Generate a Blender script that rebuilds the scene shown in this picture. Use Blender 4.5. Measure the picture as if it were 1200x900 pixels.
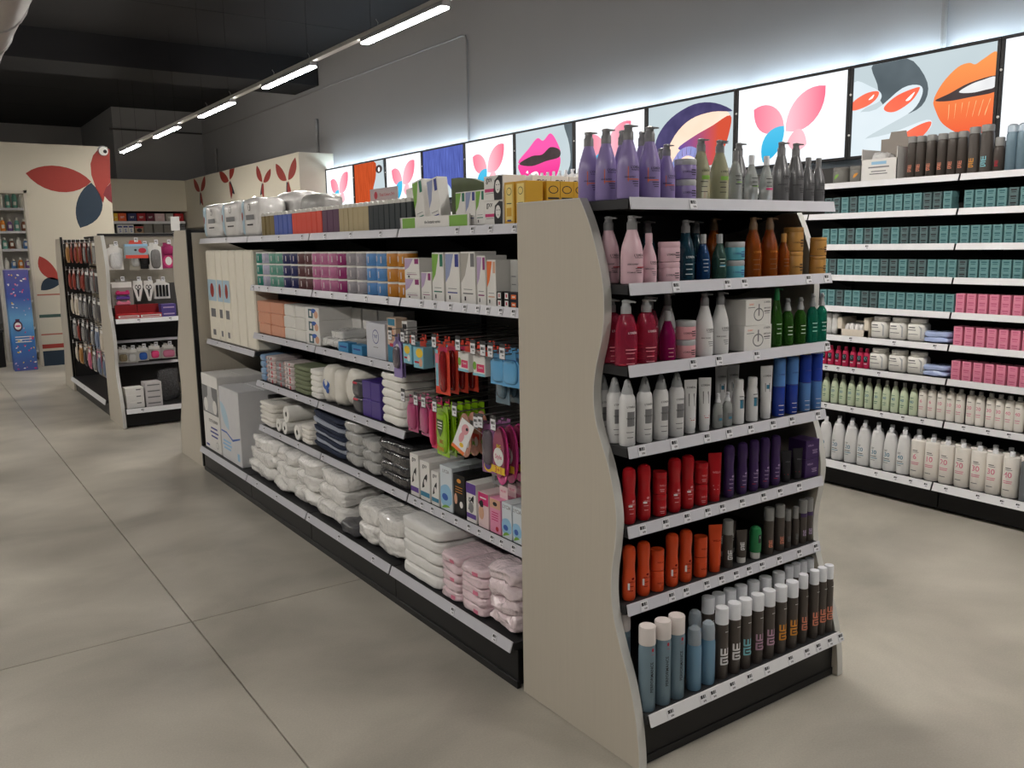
import bpy, bmesh, math, random
from mathutils import Vector, Matrix, noise
random.seed(7)
for o in list(bpy.data.objects): bpy.data.objects.remove(o)
scene = bpy.context.scene
col = scene.collection
PI = math.pi

# ---------------------------------------------------------------- camera, world, exposure
cam_data = bpy.data.cameras.new('camera')
cam_data.sensor_width = 36.0
cam_data.lens = 30.41
cam_data.clip_start = 0.05
cam_data.clip_end = 80
cam = bpy.data.objects.new('camera', cam_data)
col.objects.link(cam)
def camera_matrix(yaw, pitch, roll, loc):
    F = Vector((math.sin(yaw) * math.cos(pitch), math.cos(yaw) * math.cos(pitch), math.sin(pitch)))
    R0 = Vector((math.cos(yaw), -math.sin(yaw), 0))
    U0 = R0.cross(F)
    R = math.cos(roll) * R0 + math.sin(roll) * U0
    U = -math.sin(roll) * R0 + math.cos(roll) * U0
    m = Matrix((R, U, -F)).transposed().to_4x4()
    m.translation = Vector(loc)
    return m
cam.matrix_world = camera_matrix(0.6099, -0.1607, -0.0159, (-1.7117, -2.4067, 1.6255))
scene.camera = cam
world = bpy.data.worlds.new('world')
scene.world = world
world.use_nodes = True
world.node_tree.nodes['Background'].inputs[0].default_value = (0.9, 0.95, 1.0, 1)
world.node_tree.nodes['Background'].inputs[1].default_value = 0.03
scene.view_settings.view_transform = 'Standard'
scene.view_settings.look = 'None'
scene.view_settings.gamma = 1.0
scene.view_settings.use_curve_mapping = False
scene.view_settings.exposure = 0.15
LAMP = 138.0      # emission of the ceiling tubes
BOX = 1.15       # emission of the light boxes
GLOW = 40.0       # LED strip behind the light boxes

# ---------------------------------------------------------------- materials
def lin(c):
    c = c / 255.0
    return c / 12.92 if c <= 0.04045 else ((c + 0.055) / 1.055) ** 2.4
def rgb(h):
    if isinstance(h, str):
        h = h.lstrip('#'); h = tuple(int(h[i:i + 2], 16) for i in (0, 2, 4))
    return (lin(h[0]), lin(h[1]), lin(h[2]), 1.0)
MATS = {}
def mat(name, color, rough=0.5, metal=0.0, trans=0.0, coat=0.0, var=0.06, scale=18.0, bump=0.0, bscale=60.0, ior=1.45, emit=None, strength=0.0, alpha=1.0):
    if name in MATS: return MATS[name]
    m = bpy.data.materials.new(name); m.use_nodes = True
    nt = m.node_tree; b = nt.nodes['Principled BSDF']
    c = rgb(color)
    tc = nt.nodes.new('ShaderNodeTexCoord')
    nz = nt.nodes.new('ShaderNodeTexNoise'); nz.inputs['Scale'].default_value = scale; nz.inputs['Detail'].default_value = 3
    nt.links.new(tc.outputs['Object'], nz.inputs['Vector'])
    mx = nt.nodes.new('ShaderNodeMix'); mx.data_type = 'RGBA'
    mx.inputs['A'].default_value = tuple(x * (1 - var) for x in c[:3]) + (1,)
    mx.inputs['B'].default_value = tuple(min(1, x * (1 + var)) for x in c[:3]) + (1,)
    nt.links.new(nz.outputs['Fac'], mx.inputs['Factor'])
    nt.links.new(mx.outputs['Result'], b.inputs['Base Color'])
    b.inputs['Roughness'].default_value = rough
    b.inputs['Metallic'].default_value = metal
    b.inputs['Transmission Weight'].default_value = trans
    b.inputs['Coat Weight'].default_value = coat
    b.inputs['Coat Roughness'].default_value = 0.08
    b.inputs['IOR'].default_value = ior
    b.inputs['Alpha'].default_value = alpha
    if emit is not None:
        b.inputs['Emission Color'].default_value = rgb(emit); b.inputs['Emission Strength'].default_value = strength
    if bump > 0:
        n2 = nt.nodes.new('ShaderNodeTexNoise'); n2.inputs['Scale'].default_value = bscale; n2.inputs['Detail'].default_value = 4
        nt.links.new(tc.outputs['Object'], n2.inputs['Vector'])
        bp = nt.nodes.new('ShaderNodeBump'); bp.inputs['Strength'].default_value = bump; bp.inputs['Distance'].default_value = 0.01
        nt.links.new(n2.outputs['Fac'], bp.inputs['Height'])
        nt.links.new(bp.outputs['Normal'], b.inputs['Normal'])
        nt.links.new(bp.outputs['Normal'], b.inputs['Coat Normal'])
    MATS[name] = m
    return m
def emis(name, ca, cb=None, strength=1.0, scale=3.0, axis=None, lo=0.0, hi=1.0):
    """backlit print: emission whose colour varies with noise or along an object axis"""
    if name in MATS: return MATS[name]
    m = bpy.data.materials.new(name); m.use_nodes = True
    nt = m.node_tree; nt.nodes.clear()
    out = nt.nodes.new('ShaderNodeOutputMaterial'); e = nt.nodes.new('ShaderNodeEmission')
    e.inputs['Strength'].default_value = strength
    tc = nt.nodes.new('ShaderNodeTexCoord')
    mx = nt.nodes.new('ShaderNodeMix'); mx.data_type = 'RGBA'
    mx.inputs['A'].default_value = rgb(ca); mx.inputs['B'].default_value = rgb(cb or ca)
    if axis is None:
        nz = nt.nodes.new('ShaderNodeTexNoise'); nz.inputs['Scale'].default_value = scale
        nt.links.new(tc.outputs['Object'], nz.inputs['Vector'])
        nt.links.new(nz.outputs['Fac'], mx.inputs['Factor'])
    else:
        sp = nt.nodes.new('ShaderNodeSeparateXYZ'); nt.links.new(tc.outputs['Object'], sp.inputs[0])
        mr = nt.nodes.new('ShaderNodeMapRange'); mr.inputs['From Min'].default_value = lo; mr.inputs['From Max'].default_value = hi
        nt.links.new(sp.outputs[axis], mr.inputs['Value'])
        nt.links.new(mr.outputs['Result'], mx.inputs['Factor'])
    nt.links.new(mx.outputs['Result'], e.inputs['Color'])
    nt.links.new(e.outputs[0], out.inputs['Surface'])
    MATS[name] = m
    return m
def hair_emis(name, ca, cb, strength, sx=26.0):
    if name in MATS: return MATS[name]
    m = emis(name, ca, cb, strength, 6)
    nt = m.node_tree
    nz = [n for n in nt.nodes if n.type == 'TEX_NOISE'][0]
    mp = nt.nodes.new('ShaderNodeMapping'); mp.inputs['Scale'].default_value = (sx, 1, 2.2); mp.inputs['Rotation'].default_value = (0, 0.25, 0)
    tc = [n for n in nt.nodes if n.type == 'TEX_COORD'][0]
    nt.links.new(tc.outputs['Object'], mp.inputs['Vector']); nt.links.new(mp.outputs[0], nz.inputs['Vector'])
    nz.inputs['Scale'].default_value = 2.0; nz.inputs['Detail'].default_value = 5
    return m

def concrete():
    m = bpy.data.materials.new('polished_concrete'); m.use_nodes = True
    nt = m.node_tree; b = nt.nodes['Principled BSDF']
    tc = nt.nodes.new('ShaderNodeTexCoord')
    def nz(scale, detail, mapscale=None, dist=0.0):
        n = nt.nodes.new('ShaderNodeTexNoise'); n.inputs['Scale'].default_value = scale; n.inputs['Detail'].default_value = detail
        n.inputs['Distortion'].default_value = dist
        if mapscale:
            mp = nt.nodes.new('ShaderNodeMapping'); mp.inputs['Scale'].default_value = mapscale
            nt.links.new(tc.outputs['Object'], mp.inputs['Vector']); nt.links.new(mp.outputs[0], n.inputs['Vector'])
        else: nt.links.new(tc.outputs['Object'], n.inputs['Vector'])
        return n
    a = nz(1.3, 9, (0.9, 1.15, 1), 0.35); g = nz(150, 5); s = nz(260, 2)
    r1 = nt.nodes.new('ShaderNodeValToRGB')
    r1.color_ramp.elements[0].position = 0.32; r1.color_ramp.elements[0].color = rgb((154, 149, 138))
    r1.color_ramp.elements[1].position = 0.68; r1.color_ramp.elements[1].color = rgb((200, 194, 181))
    nt.links.new(a.outputs['Fac'], r1.inputs['Fac'])
    r2 = nt.nodes.new('ShaderNodeValToRGB')
    r2.color_ramp.elements[0].position = 0.3; r2.color_ramp.elements[0].color = (0.88, 0.88, 0.88, 1)
    r2.color_ramp.elements[1].position = 0.7; r2.color_ramp.elements[1].color = (1.0, 1.0, 1.0, 1)
    nt.links.new(g.outputs['Fac'], r2.inputs['Fac'])
    mx = nt.nodes.new('ShaderNodeMix'); mx.data_type = 'RGBA'; mx.blend_type = 'MULTIPLY'; mx.inputs['Factor'].default_value = 1.0
    nt.links.new(r1.outputs[0], mx.inputs['A']); nt.links.new(r2.outputs[0], mx.inputs['B'])
    nt.links.new(mx.outputs['Result'], b.inputs['Base Color'])
    mr = nt.nodes.new('ShaderNodeMapRange'); mr.inputs['To Min'].default_value = 0.30; mr.inputs['To Max'].default_value = 0.46
    nt.links.new(a.outputs['Fac'], mr.inputs['Value']); nt.links.new(mr.outputs[0], b.inputs['Roughness'])
    bp = nt.nodes.new('ShaderNodeBump'); bp.inputs['Strength'].default_value = 0.04; bp.inputs['Distance'].default_value = 0.003
    nt.links.new(s.outputs['Fac'], bp.inputs['Height']); nt.links.new(bp.outputs['Normal'], b.inputs['Normal'])
    return m
def woodgrain(name, color, dark=0.965):
    m = bpy.data.materials.new(name); m.use_nodes = True
    nt = m.node_tree; b = nt.nodes['Principled BSDF']; c = rgb(color)
    tc = nt.nodes.new('ShaderNodeTexCoord'); mp = nt.nodes.new('ShaderNodeMapping'); mp.inputs['Scale'].default_value = (60, 60, 1.6)
    n = nt.nodes.new('ShaderNodeTexNoise'); n.inputs['Scale'].default_value = 2.2; n.inputs['Detail'].default_value = 5
    nt.links.new(tc.outputs['Object'], mp.inputs['Vector']); nt.links.new(mp.outputs[0], n.inputs['Vector'])
    r = nt.nodes.new('ShaderNodeValToRGB')
    r.color_ramp.elements[0].position = 0.3; r.color_ramp.elements[0].color = tuple(x * dark for x in c[:3]) + (1,)
    r.color_ramp.elements[1].position = 0.65; r.color_ramp.elements[1].color = c
    nt.links.new(n.outputs['Fac'], r.inputs['Fac']); nt.links.new(r.outputs[0], b.inputs['Base Color'])
    b.inputs['Roughness'].default_value = 0.42
    MATS[name] = m
    return m
def barcode():
    """price ticket print: white paper, dark bars in the upper part, a price line below"""
    m = bpy.data.materials.new('price_ticket'); m.use_nodes = True
    nt = m.node_tree; b = nt.nodes['Principled BSDF']; b.inputs['Roughness'].default_value = 0.6
    tc = nt.nodes.new('ShaderNodeTexCoord'); sp = nt.nodes.new('ShaderNodeSeparateXYZ'); nt.links.new(tc.outputs['Object'], sp.inputs[0])
    def math_(op, a, bv=None, c=None):
        n = nt.nodes.new('ShaderNodeMath'); n.operation = op
        for i, v in enumerate((a, bv, c)):
            if v is None: continue
            if hasattr(v, 'links') or not isinstance(v, (int, float)): nt.links.new(v, n.inputs[i])
            else: n.inputs[i].default_value = v
        return n.outputs[0]
    x = sp.outputs['X']; z = sp.outputs['Z']
    w = nt.nodes.new('ShaderNodeTexNoise'); w.noise_dimensions = '1D'; w.inputs['Scale'].default_value = 420; w.inputs['Detail'].default_value = 0
    nt.links.new(x, w.inputs['W'])
    bars = math_('GREATER_THAN', w.outputs['Fac'], 0.40)
    inz = math_('MULTIPLY', math_('GREATER_THAN', z, 0.001), math_('LESS_THAN', z, 0.0115))
    inx = math_('LESS_THAN', math_('ABSOLUTE', x), 0.0115)
    m1 = math_('MULTIPLY', bars, math_('MULTIPLY', inz, inx))
    w2 = nt.nodes.new('ShaderNodeTexNoise'); w2.inputs['Scale'].default_value = 500; nt.links.new(tc.outputs['Object'], w2.inputs['Vector'])
    pr = math_('MULTIPLY', math_('GREATER_THAN', w2.outputs['Fac'], 0.47), math_('MULTIPLY', math_('MULTIPLY', math_('GREATER_THAN', z, -0.0105), math_('LESS_THAN', z, -0.0045)), math_('MULTIPLY', math_('GREATER_THAN', x, -0.002), math_('LESS_THAN', x, 0.0115))))
    f = math_('MAXIMUM', m1, pr)
    mx = nt.nodes.new('ShaderNodeMix'); mx.data_type = 'RGBA'
    mx.inputs['A'].default_value = rgb((226, 226, 230)); mx.inputs['B'].default_value = rgb((30, 30, 34))
    nt.links.new(f, mx.inputs['Factor']); nt.links.new(mx.outputs['Result'], b.inputs['Base Color'])
    MATS['price_ticket'] = m
    return m

M_CONC = concrete()
M_PANEL = woodgrain('cream_laminate', (194, 186, 171))
M_EDGE = mat('pale_edge_band', (206, 205, 200), 0.35)
M_BLACK = mat('black_metal', (22, 22, 24), 0.42, 0.2)
M_DARK = mat('charcoal_metal', (46, 46, 48), 0.5, 0.2)
M_BACK = mat('charcoal_back_panel', (66, 64, 62), 0.6)
M_RAIL = mat('pale_price_rail', (205, 205, 212), 0.3, 0.0, coat=0.3)
M_RAILW = mat('white_price_rail', (226, 226, 228), 0.35)
M_TAG = barcode()
M_WALL = mat('white_wall_paint', (166, 165, 165), 0.85, bump=0.05, bscale=120, scale=2, var=0.03)
M_CREAM = mat('cream_wall_paint', (200, 193, 175), 0.7, scale=3, var=0.03)
M_CEIL = mat('charcoal_ceiling', (44, 44, 46), 0.8, scale=2)
M_WHITE = mat('white_plastic', (236, 234, 228), 0.35)
M_WHITEG = mat('glossy_white_plastic', (240, 240, 238), 0.2, coat=0.4)
M_GREY = mat('grey_plastic', (132, 132, 134), 0.35)
M_LGREY = mat('light_grey_plastic', (176, 178, 180), 0.35)
M_DGREY = mat('dark_grey_plastic', (74, 72, 70), 0.38)
M_INK = mat('dark_ink', (38, 36, 40), 0.6)
M_PAPER = mat('white_card', (232, 230, 226), 0.55)
M_STEEL = mat('galvanised_steel', (170, 168, 166), 0.35, 0.85)
M_CLEAR = mat('clear_plastic_film', (240, 242, 244), 0.12, trans=0.9, ior=1.1, var=0.01, bump=0.5, bscale=40)
M_COTTON = mat('white_cotton_in_film', (240, 238, 234), 0.3, coat=1.0, bump=0.9, bscale=38)
M_TISSUE = mat('white_tissue', (238, 236, 230), 0.75, bump=0.2, bscale=50)

# ---------------------------------------------------------------- mesh helpers
def mesh_from(name, verts, faces, mats, fm=None, smooth=True, angle=35):
    me = bpy.data.meshes.new(name)
    me.from_pydata(verts, [], faces)
    for m in mats: me.materials.append(m)
    if fm:
        for p, i in zip(me.polygons, fm): p.material_index = i
    if smooth:
        me.polygons.foreach_set('use_smooth', [True] * len(me.polygons))
        me.set_sharp_from_angle(angle=math.radians(angle))
    me.update()
    return me
class MB:
    """collects geometry with material slots into one mesh"""
    def __init__(self): self.v = []; self.f = []; self.m = []; self.mats = []
    def mi(self, m):
        if m not in self.mats: self.mats.append(m)
        return self.mats.index(m)
    def add(self, verts, faces, m):
        o = len(self.v); k = self.mi(m)
        self.v += [tuple(p) for p in verts]
        self.f += [tuple(i + o for i in f) for f in faces]
        self.m += [k] * len(faces)
        return self
    def box(self, x0, y0, z0, x1, y1, z1, m, ch=0.0):
        if ch <= 0:
            v = [(x, y, z) for z in (z0, z1) for y in (y0, y1) for x in (x0, x1)]
            f = [(0, 2, 3, 1), (4, 5, 7, 6), (0, 1, 5, 4), (2, 6, 7, 3), (0, 4, 6, 2), (1, 3, 7, 5)]
            return self.add(v, f, m)
        v = []; idx = {}
        for sx, X in ((-1, x0), (1, x1)):
            for sy, Y in ((-1, y0), (1, y1)):
                for sz, Z in ((-1, z0), (1, z1)):
                    for ax in range(3):
                        p = [X - sx * ch, Y - sy * ch, Z - sz * ch]; p[ax] = (X, Y, Z)[ax]
                        idx[(sx, sy, sz, ax)] = len(v); v.append(tuple(p))
        f = []
        S = (-1, 1)
        for ax in range(3):
            a, b_ = [i for i in range(3) if i != ax]
            for s in S:
                q = []
                for (p1, p2) in ((-1, -1), (1, -1), (1, 1), (-1, 1)):
                    k = [0, 0, 0]; k[ax] = s; k[a] = p1; k[b_] = p2; q.append(idx[tuple(k) + (ax,)])
                flip = (s > 0) ^ (ax == 1)
                f.append(tuple(q if flip else q[::-1]))
        for ax in range(3):
            a, b_ = [i for i in range(3) if i != ax]
            for p1 in S:
                for p2 in S:
                    k0 = [0, 0, 0]; k1 = [0, 0, 0]; k0[ax] = -1; k1[ax] = 1
                    for k in (k0, k1): k[a] = p1; k[b_] = p2
                    f.append((idx[tuple(k0) + (a,)], idx[tuple(k1) + (a,)], idx[tuple(k1) + (b_,)], idx[tuple(k0) + (b_,)]))
        for sx in S:
            for sy in S:
                for sz in S: f.append(tuple(idx[(sx, sy, sz, ax)] for ax in range(3)))
        return self.add(v, f, m)
    def lathe(self, prof, m, seg=18, cx=0.0, cy=0.0, sx=1.0, sy=1.0):
        v = []; f = []
        n = len(prof)
        for r, z in prof:
            for k in range(seg):
                a = 2 * PI * k / seg
                v.append((cx + sx * r * math.cos(a), cy + sy * r * math.sin(a), z))
        for i in range(n - 1):
            for k in range(seg):
                k2 = (k + 1) % seg
                f.append((i * seg + k, i * seg + k2, (i + 1) * seg + k2, (i + 1) * seg + k))
        f.append(tuple(range(seg))[::-1]); f.append(tuple((n - 1) * seg + k for k in range(seg)))
        return self.add(v, f, m)
    def prism(self, poly, y0, y1, m, axis='y'):
        """polygon in the xz plane extruded along y (or in yz along x)"""
        n = len(poly)
        if axis == 'y': v = [(a, y0, b) for a, b in poly] + [(a, y1, b) for a, b in poly]
        elif axis == 'x': v = [(y0, a, b) for a, b in poly] + [(y1, a, b) for a, b in poly]
        else: v = [(a, b, y0) for a, b in poly] + [(a, b, y1) for a, b in poly]
        f = [tuple(range(n)), tuple(range(2 * n - 1, n - 1, -1))] + [(i, (i + 1) % n + n - n, (i + 1) % n + n, i + n) for i in range(n)]
        return self.add(v, f, m)
    def tube(self, pts, r, m, seg=8):
        v = []; f = []
        for i, p in enumerate(pts):
            p = Vector(p); a = Vector(pts[max(0, i - 1)]); b_ = Vector(pts[min(len(pts) - 1, i + 1)])
            t = (b_ - a).normalized(); u = t.orthogonal().normalized()
            if i and abs(u.dot(pu)) < 0.999: u = (pu - t * pu.dot(t)).normalized()
            pu = u; w = t.cross(u)
            for k in range(seg):
                an = 2 * PI * k / seg; v.append(p + r * (math.cos(an) * u + math.sin(an) * w))
        for i in range(len(pts) - 1):
            for k in range(seg):
                k2 = (k + 1) % seg; f.append((i * seg + k, i * seg + k2, (i + 1) * seg + k2, (i + 1) * seg + k))
        f.append(tuple(range(seg))[::-1]); f.append(tuple((len(pts) - 1) * seg + k for k in range(seg)))
        return self.add(v, f, m)
    def mesh(self, name, smooth=True, angle=35, fix=True):
        me = mesh_from(name, self.v, self.f, self.mats, self.m, smooth, angle)
        if fix:
            bm = bmesh.new(); bm.from_mesh(me); bmesh.ops.recalc_face_normals(bm, faces=bm.faces); bm.to_mesh(me); bm.free()
            if smooth: me.set_sharp_from_angle(angle=math.radians(angle))
        return me

# lettering: every string is laid out once, before the scene fills up
TXT = {}
def bake_texts(strings):
    obs = []
    for s in strings:
        cu = bpy.data.curves.new('lettering', 'FONT'); cu.body = s; cu.size = 1.0; cu.align_x = 'CENTER'; cu.align_y = 'CENTER'
        cu.resolution_u = 2; cu.offset = 0.012
        ob = bpy.data.objects.new('lettering', cu); col.objects.link(ob); obs.append((s, ob))
    dg = bpy.context.evaluated_depsgraph_get()
    for s, ob in obs:
        me = bpy.data.meshes.new_from_object(ob.evaluated_get(dg))
        TXT[s] = ([tuple(v.co) for v in me.vertices], [tuple(p.vertices) for p in me.polygons])
        bpy.data.meshes.remove(me)
    for s, ob in obs:
        cu = ob.data; bpy.data.objects.remove(ob); bpy.data.curves.remove(cu)

def leaf(p0, p1, b0, b1, n=10):
    """pointed leaf outline from p0 to p1 with sideways bulges b0 (left of travel) and b1 (right)"""
    p0 = Vector(p0); p1 = Vector(p1); d = p1 - p0; nrm = Vector((-d.y, d.x)).normalized() if d.length else Vector((0, 1))
    out = []
    for sgn, bl in ((1, b0), (-1, b1)):
        c0 = p0 + d * 0.25 + nrm * bl * 1.333 * sgn; c1 = p0 + d * 0.75 + nrm * bl * 1.333 * sgn
        pts = []
        for i in range(n + 1):
            t = i / n
            q = p0 * (1 - t) ** 3 + c0 * 3 * t * (1 - t) ** 2 + c1 * 3 * t * t * (1 - t) + p1 * t ** 3
            pts.append((q.x, q.y))
        out.append(pts)
    return out[0] + out[1][::-1][1:-1]
def smooth(pts, n=4):
    out = []; N = len(pts)
    for i in range(N):
        p0, p1, p2, p3 = (Vector(pts[(i + k - 1) % N]) for k in range(4))
        for k in range(n):
            t = k / n
            q = .5 * (2 * p1 + (p2 - p0) * t + (2 * p0 - 5 * p1 + 4 * p2 - p3) * t * t + (3 * p1 - p0 - 3 * p2 + p3) * t ** 3)
            out.append((q.x, q.y))
    return out
def ellipse(cx, cz, rx, rz, n=20):
    return [(cx + rx * math.cos(2 * PI * k / n), cz + rz * math.sin(2 * PI * k / n)) for k in range(n)]

def print_mesh(items, y, r=None, flat=None):
    """flat print facing -y. items: ('r',cx,cz,w,h,mat) ('t',text,cx,cz,size,mat[,rot]) ('p',poly,mat) ('e',cx,cz,rx,rz,mat)
    y: plane, or with r: wrapped on a cylinder of radius r"""
    mb = MB(); lay = 0
    def out(vs, fs, m, k):
        e = 0.0004 + 0.00025 * k
        if r:
            v3 = [((r + e) * math.sin(x / r), -(r + e) * math.cos(x / r), z) for x, z in vs]
        else: v3 = [(x, y - e, z) for x, z in vs]
        mb.add(v3, fs, m)
    for k, it in enumerate(items):
        if it[0] == 'r':
            _, cx, cz, w, h, m = it; n = 8 if r else 1
            vs = [(cx - w / 2 + w * i / n, cz + s * h / 2) for s in (-1, 1) for i in range(n + 1)]
            fs = [(i, i + 1, i + n + 2, i + n + 1) for i in range(n)]
            out(vs, fs, m, k)
        elif it[0] == 't':
            _, s, cx, cz, size, m = it[:6]; rot = it[6] if len(it) > 6 else 0
            V, Fc = TXT[s]; c, sn = math.cos(rot), math.sin(rot)
            out([(cx + size * (x * c - yy * sn), cz + size * (x * sn + yy * c)) for x, yy, _z in V], Fc, m, k)
        elif it[0] == 'p':
            poly = it[1]; n = len(poly)
            out(poly, [tuple(range(n))], it[2], k)
        elif it[0] == 'e':
            poly = ellipse(*it[1:5]); out(poly, [tuple(range(len(poly)))], it[5], k)
    return mb.mesh('print', smooth=False, fix=False)

# ---------------------------------------------------------------- object helpers
def obj(name, me, parent=None, loc=(0, 0, 0), rotz=0.0, rot=None):
    o = bpy.data.objects.new(name, me); col.objects.link(o)
    o.location = loc; o.rotation_euler = rot or (0, 0, rotz)
    if parent: o.parent = parent
    return o
def tag(o, label, cat, group=None):
    o['label'] = label; o['category'] = cat
    if group: o['group'] = group
    return o
def struct(name, me, loc=(0, 0, 0), parent=None, label=None):
    o = obj(name, me, parent, loc)
    if not parent: o['kind'] = 'structure'
    if label: o['label'] = label
    return o
def thing(name, label, cat, loc=(0, 0, 0), rotz=0.0, group=None):
    return tag(obj(name, None, None, loc, rotz), label, cat, group)
class Kind:
    """a product: list of (part name, mesh, parent part index or None); one part alone makes a plain mesh thing"""
    def __init__(self, name, cat, parts): self.name = name; self.cat = cat; self.parts = parts
    def put(self, loc, rotz, label, group=None, tilt=None):
        rot = tilt or (0, 0, rotz)
        loc = (loc[0], loc[1], loc[2] + .0007)
        if len(self.parts) == 1:
            o = obj(self.name, self.parts[0][1], None, loc, rot=rot)
        else:
            o = obj(self.name, None, None, loc, rot=rot)
            o.empty_display_size = 0.02
            for n, me in self.parts: obj(n, me, o)
        return tag(o, label, self.cat, group)
def row(k, pts, label, rotz=0.0, jitter=0.0, z0=0.0):
    """put one kind at many places; look-alikes share label and group"""
    grp = label if len(pts) > 1 else None
    for p in pts:
        k.put(p, rotz + random.uniform(-jitter, jitter), label, grp)

# ---------------------------------------------------------------- product library (facing -y, base at z = 0)
def pump_parts(hb, rc, hp, m, turn=0.6):
    mb = MB()
    mb.lathe([(rc * 1.0, hb), (rc * .97, hb + hp * 0.5), (rc * 0.8, hb + hp * 0.58), (rc * 0.74, hb + hp * 0.78), (rc * 0.84, hb + hp * 0.84), (rc * .8, hb + hp * 0.95), (rc * 0.45, hb + hp)], m, 14)
    c, s = math.cos(turn), math.sin(turn); L = rc * 1.9; w = rc * 0.45; z0 = hb + hp * 0.8; z1 = hb + hp * 0.98
    v = []
    for (a, b, z) in ((0, -w, z0), (L, -w * .6, z0), (L, w * .6, z0), (0, w, z0), (0, -w, z1), (L, -w * .6, z1 - hp * .1), (L, w * .6, z1 - hp * .1), (0, w, z1)):
        v.append((a * c - b * s, a * s + b * c, z))
    mb.add(v, [(0, 3, 2, 1), (4, 5, 6, 7), (0, 1, 5, 4), (1, 2, 6, 5), (2, 3, 7, 6), (3, 0, 4, 7)], m)
    return mb.mesh('pump')
def bottle_prof(r, hb, rn, sh=0.62):
    k = sh / 0.62
    sh_ = [(0, .88), (.015, .97), (.05, 1), (.45 * k, 1), (.58 * k, .975), (.68 * k, .91), (.77 * k, .79), (.85 * k, .66), (.92 * k, .56)]
    p = [(r * f, hb * z) for z, f in sh_ if z < .97]
    p = [(max(q, rn), z) for q, z in p]
    return p + [(rn, hb * .985), (rn, hb)]
def pump_bottle(name, h, r, mb_, mp, items, sh=0.62, sy=0.82, turn=-0.9):
    hb = h * 0.79; rn = r * 0.45
    b = MB().lathe(bottle_prof(r, hb, rn, sh), mb_, 20).mesh('body')
    parts = [('body', b), ('pump', pump_parts(hb, r * 0.47, h - hb, mp, turn))]
    if items: parts.append(('label_print', print_mesh(items, 0, r)))
    return Kind(name, 'bottle', parts)
def cap_bottle(name, h, r, mb_, mc, items, sh=0.6, capr=0.42, capf=0.2, cat='bottle'):
    hb = h * (1 - capf); rn = r * capr * 0.92
    b = MB().lathe(bottle_prof(r, hb, rn, sh), mb_, 18).mesh('body')
    rc = r * capr
    c = MB().lathe([(rc, hb), (rc, h - 0.004), (rc * 0.9, h), (rc * 0.1, h)], mc, 14).mesh('cap')
    parts = [('body', b), ('cap', c)]
    if items: parts.append(('label_print', print_mesh(items, 0, r)))
    return Kind(name, cat, parts)
def spray_bottle(name, h, r, mb_, mp, items):
    hb = h * 0.74; rn = r * 0.4
    b = MB().lathe(bottle_prof(r, hb, rn, 0.72), mb_, 18).mesh('body')
    c = MB().lathe([(r * .55, hb), (r * .55, hb + .2 * (h - hb)), (r * .4, hb + .35 * (h - hb)), (r * .36, hb + .6 * (h - hb)), (r * .3, hb + .62 * (h - hb)), (r * .3, h), (r * .1, h)], mp, 14)
    c.box(-.003, -r * .55, hb + .72 * (h - hb), .003, 0, hb + .86 * (h - hb), mp)
    parts = [('body', b), ('sprayer', c.mesh('sprayer'))]
    if items: parts.append(('label_print', print_mesh(items, 0, r)))
    return Kind(name, 'bottle', parts)
def jar(name, h, r, mb_, ml, items, lidf=0.3):
    hb = h * (1 - lidf)
    b = MB().lathe([(r * .88, 0), (r * .98, h * .03), (r, h * .08), (r, hb * .93), (r * .96, hb)], mb_, 20).mesh('body')
    l = MB().lathe([(r * .97, hb), (r, hb + .002), (r, h - .004), (r * .95, h - .0005), (r * .1, h - .0005)], ml, 20).mesh('lid')
    parts = [('body', b), ('lid', l)]
    if items: parts.append(('label_print', print_mesh(items, 0, r)))
    return Kind(name, 'jar', parts)
def can(name, h, r, mb_, mc, items, capf=0.2, capr=0.98, neck=0.02, dome=False, cat='can'):
    hb = h * (1 - capf)
    b = MB().lathe([(r * .93, 0), (r, .003), (r, hb - neck), (r * .97, hb - neck * .5), (r * capr * .9, hb)], mb_, 18).mesh('body')
    rc = r * capr
    if dome: pr = [(rc, hb), (rc, hb + (h - hb) * .55), (rc * .9, hb + (h - hb) * .8), (rc * .6, h - .003), (rc * .1, h)]
    else: pr = [(rc, hb), (rc, h - .005), (rc * .95, h - .001), (rc * .85, h), (rc * .1, h)]
    c = MB().lathe(pr, mc, 18).mesh('cap')
    parts = [('body', b), ('cap', c)]
    if items: parts.append(('label_print', print_mesh(items, 0, r)))
    return Kind(name, cat, parts)
def mousse(name, h, r, mb_, mc, items):
    hb = h * 0.78
    b = MB().lathe([(r * .93, 0), (r, .003), (r, hb * .86), (r * .93, hb * .94), (r * .7, hb)], mb_, 18).mesh('body')
    c = MB()
    sp = [(r * .72, hb), (r * .7, hb + .15 * (h - hb)), (r * .52, hb + .5 * (h - hb)), (r * .36, hb + .85 * (h - hb)), (r * .2, h), (r * .05, h)]
    c.lathe(sp, mc, 14)
    c.box(-r * .12, -r * .75, h - .022, r * .12, 0, h - .012, mc)
    return Kind(name, 'can', [('body', b), ('nozzle_cap', c.mesh('cap')), ('label_print', print_mesh(items, 0, r))])
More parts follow.
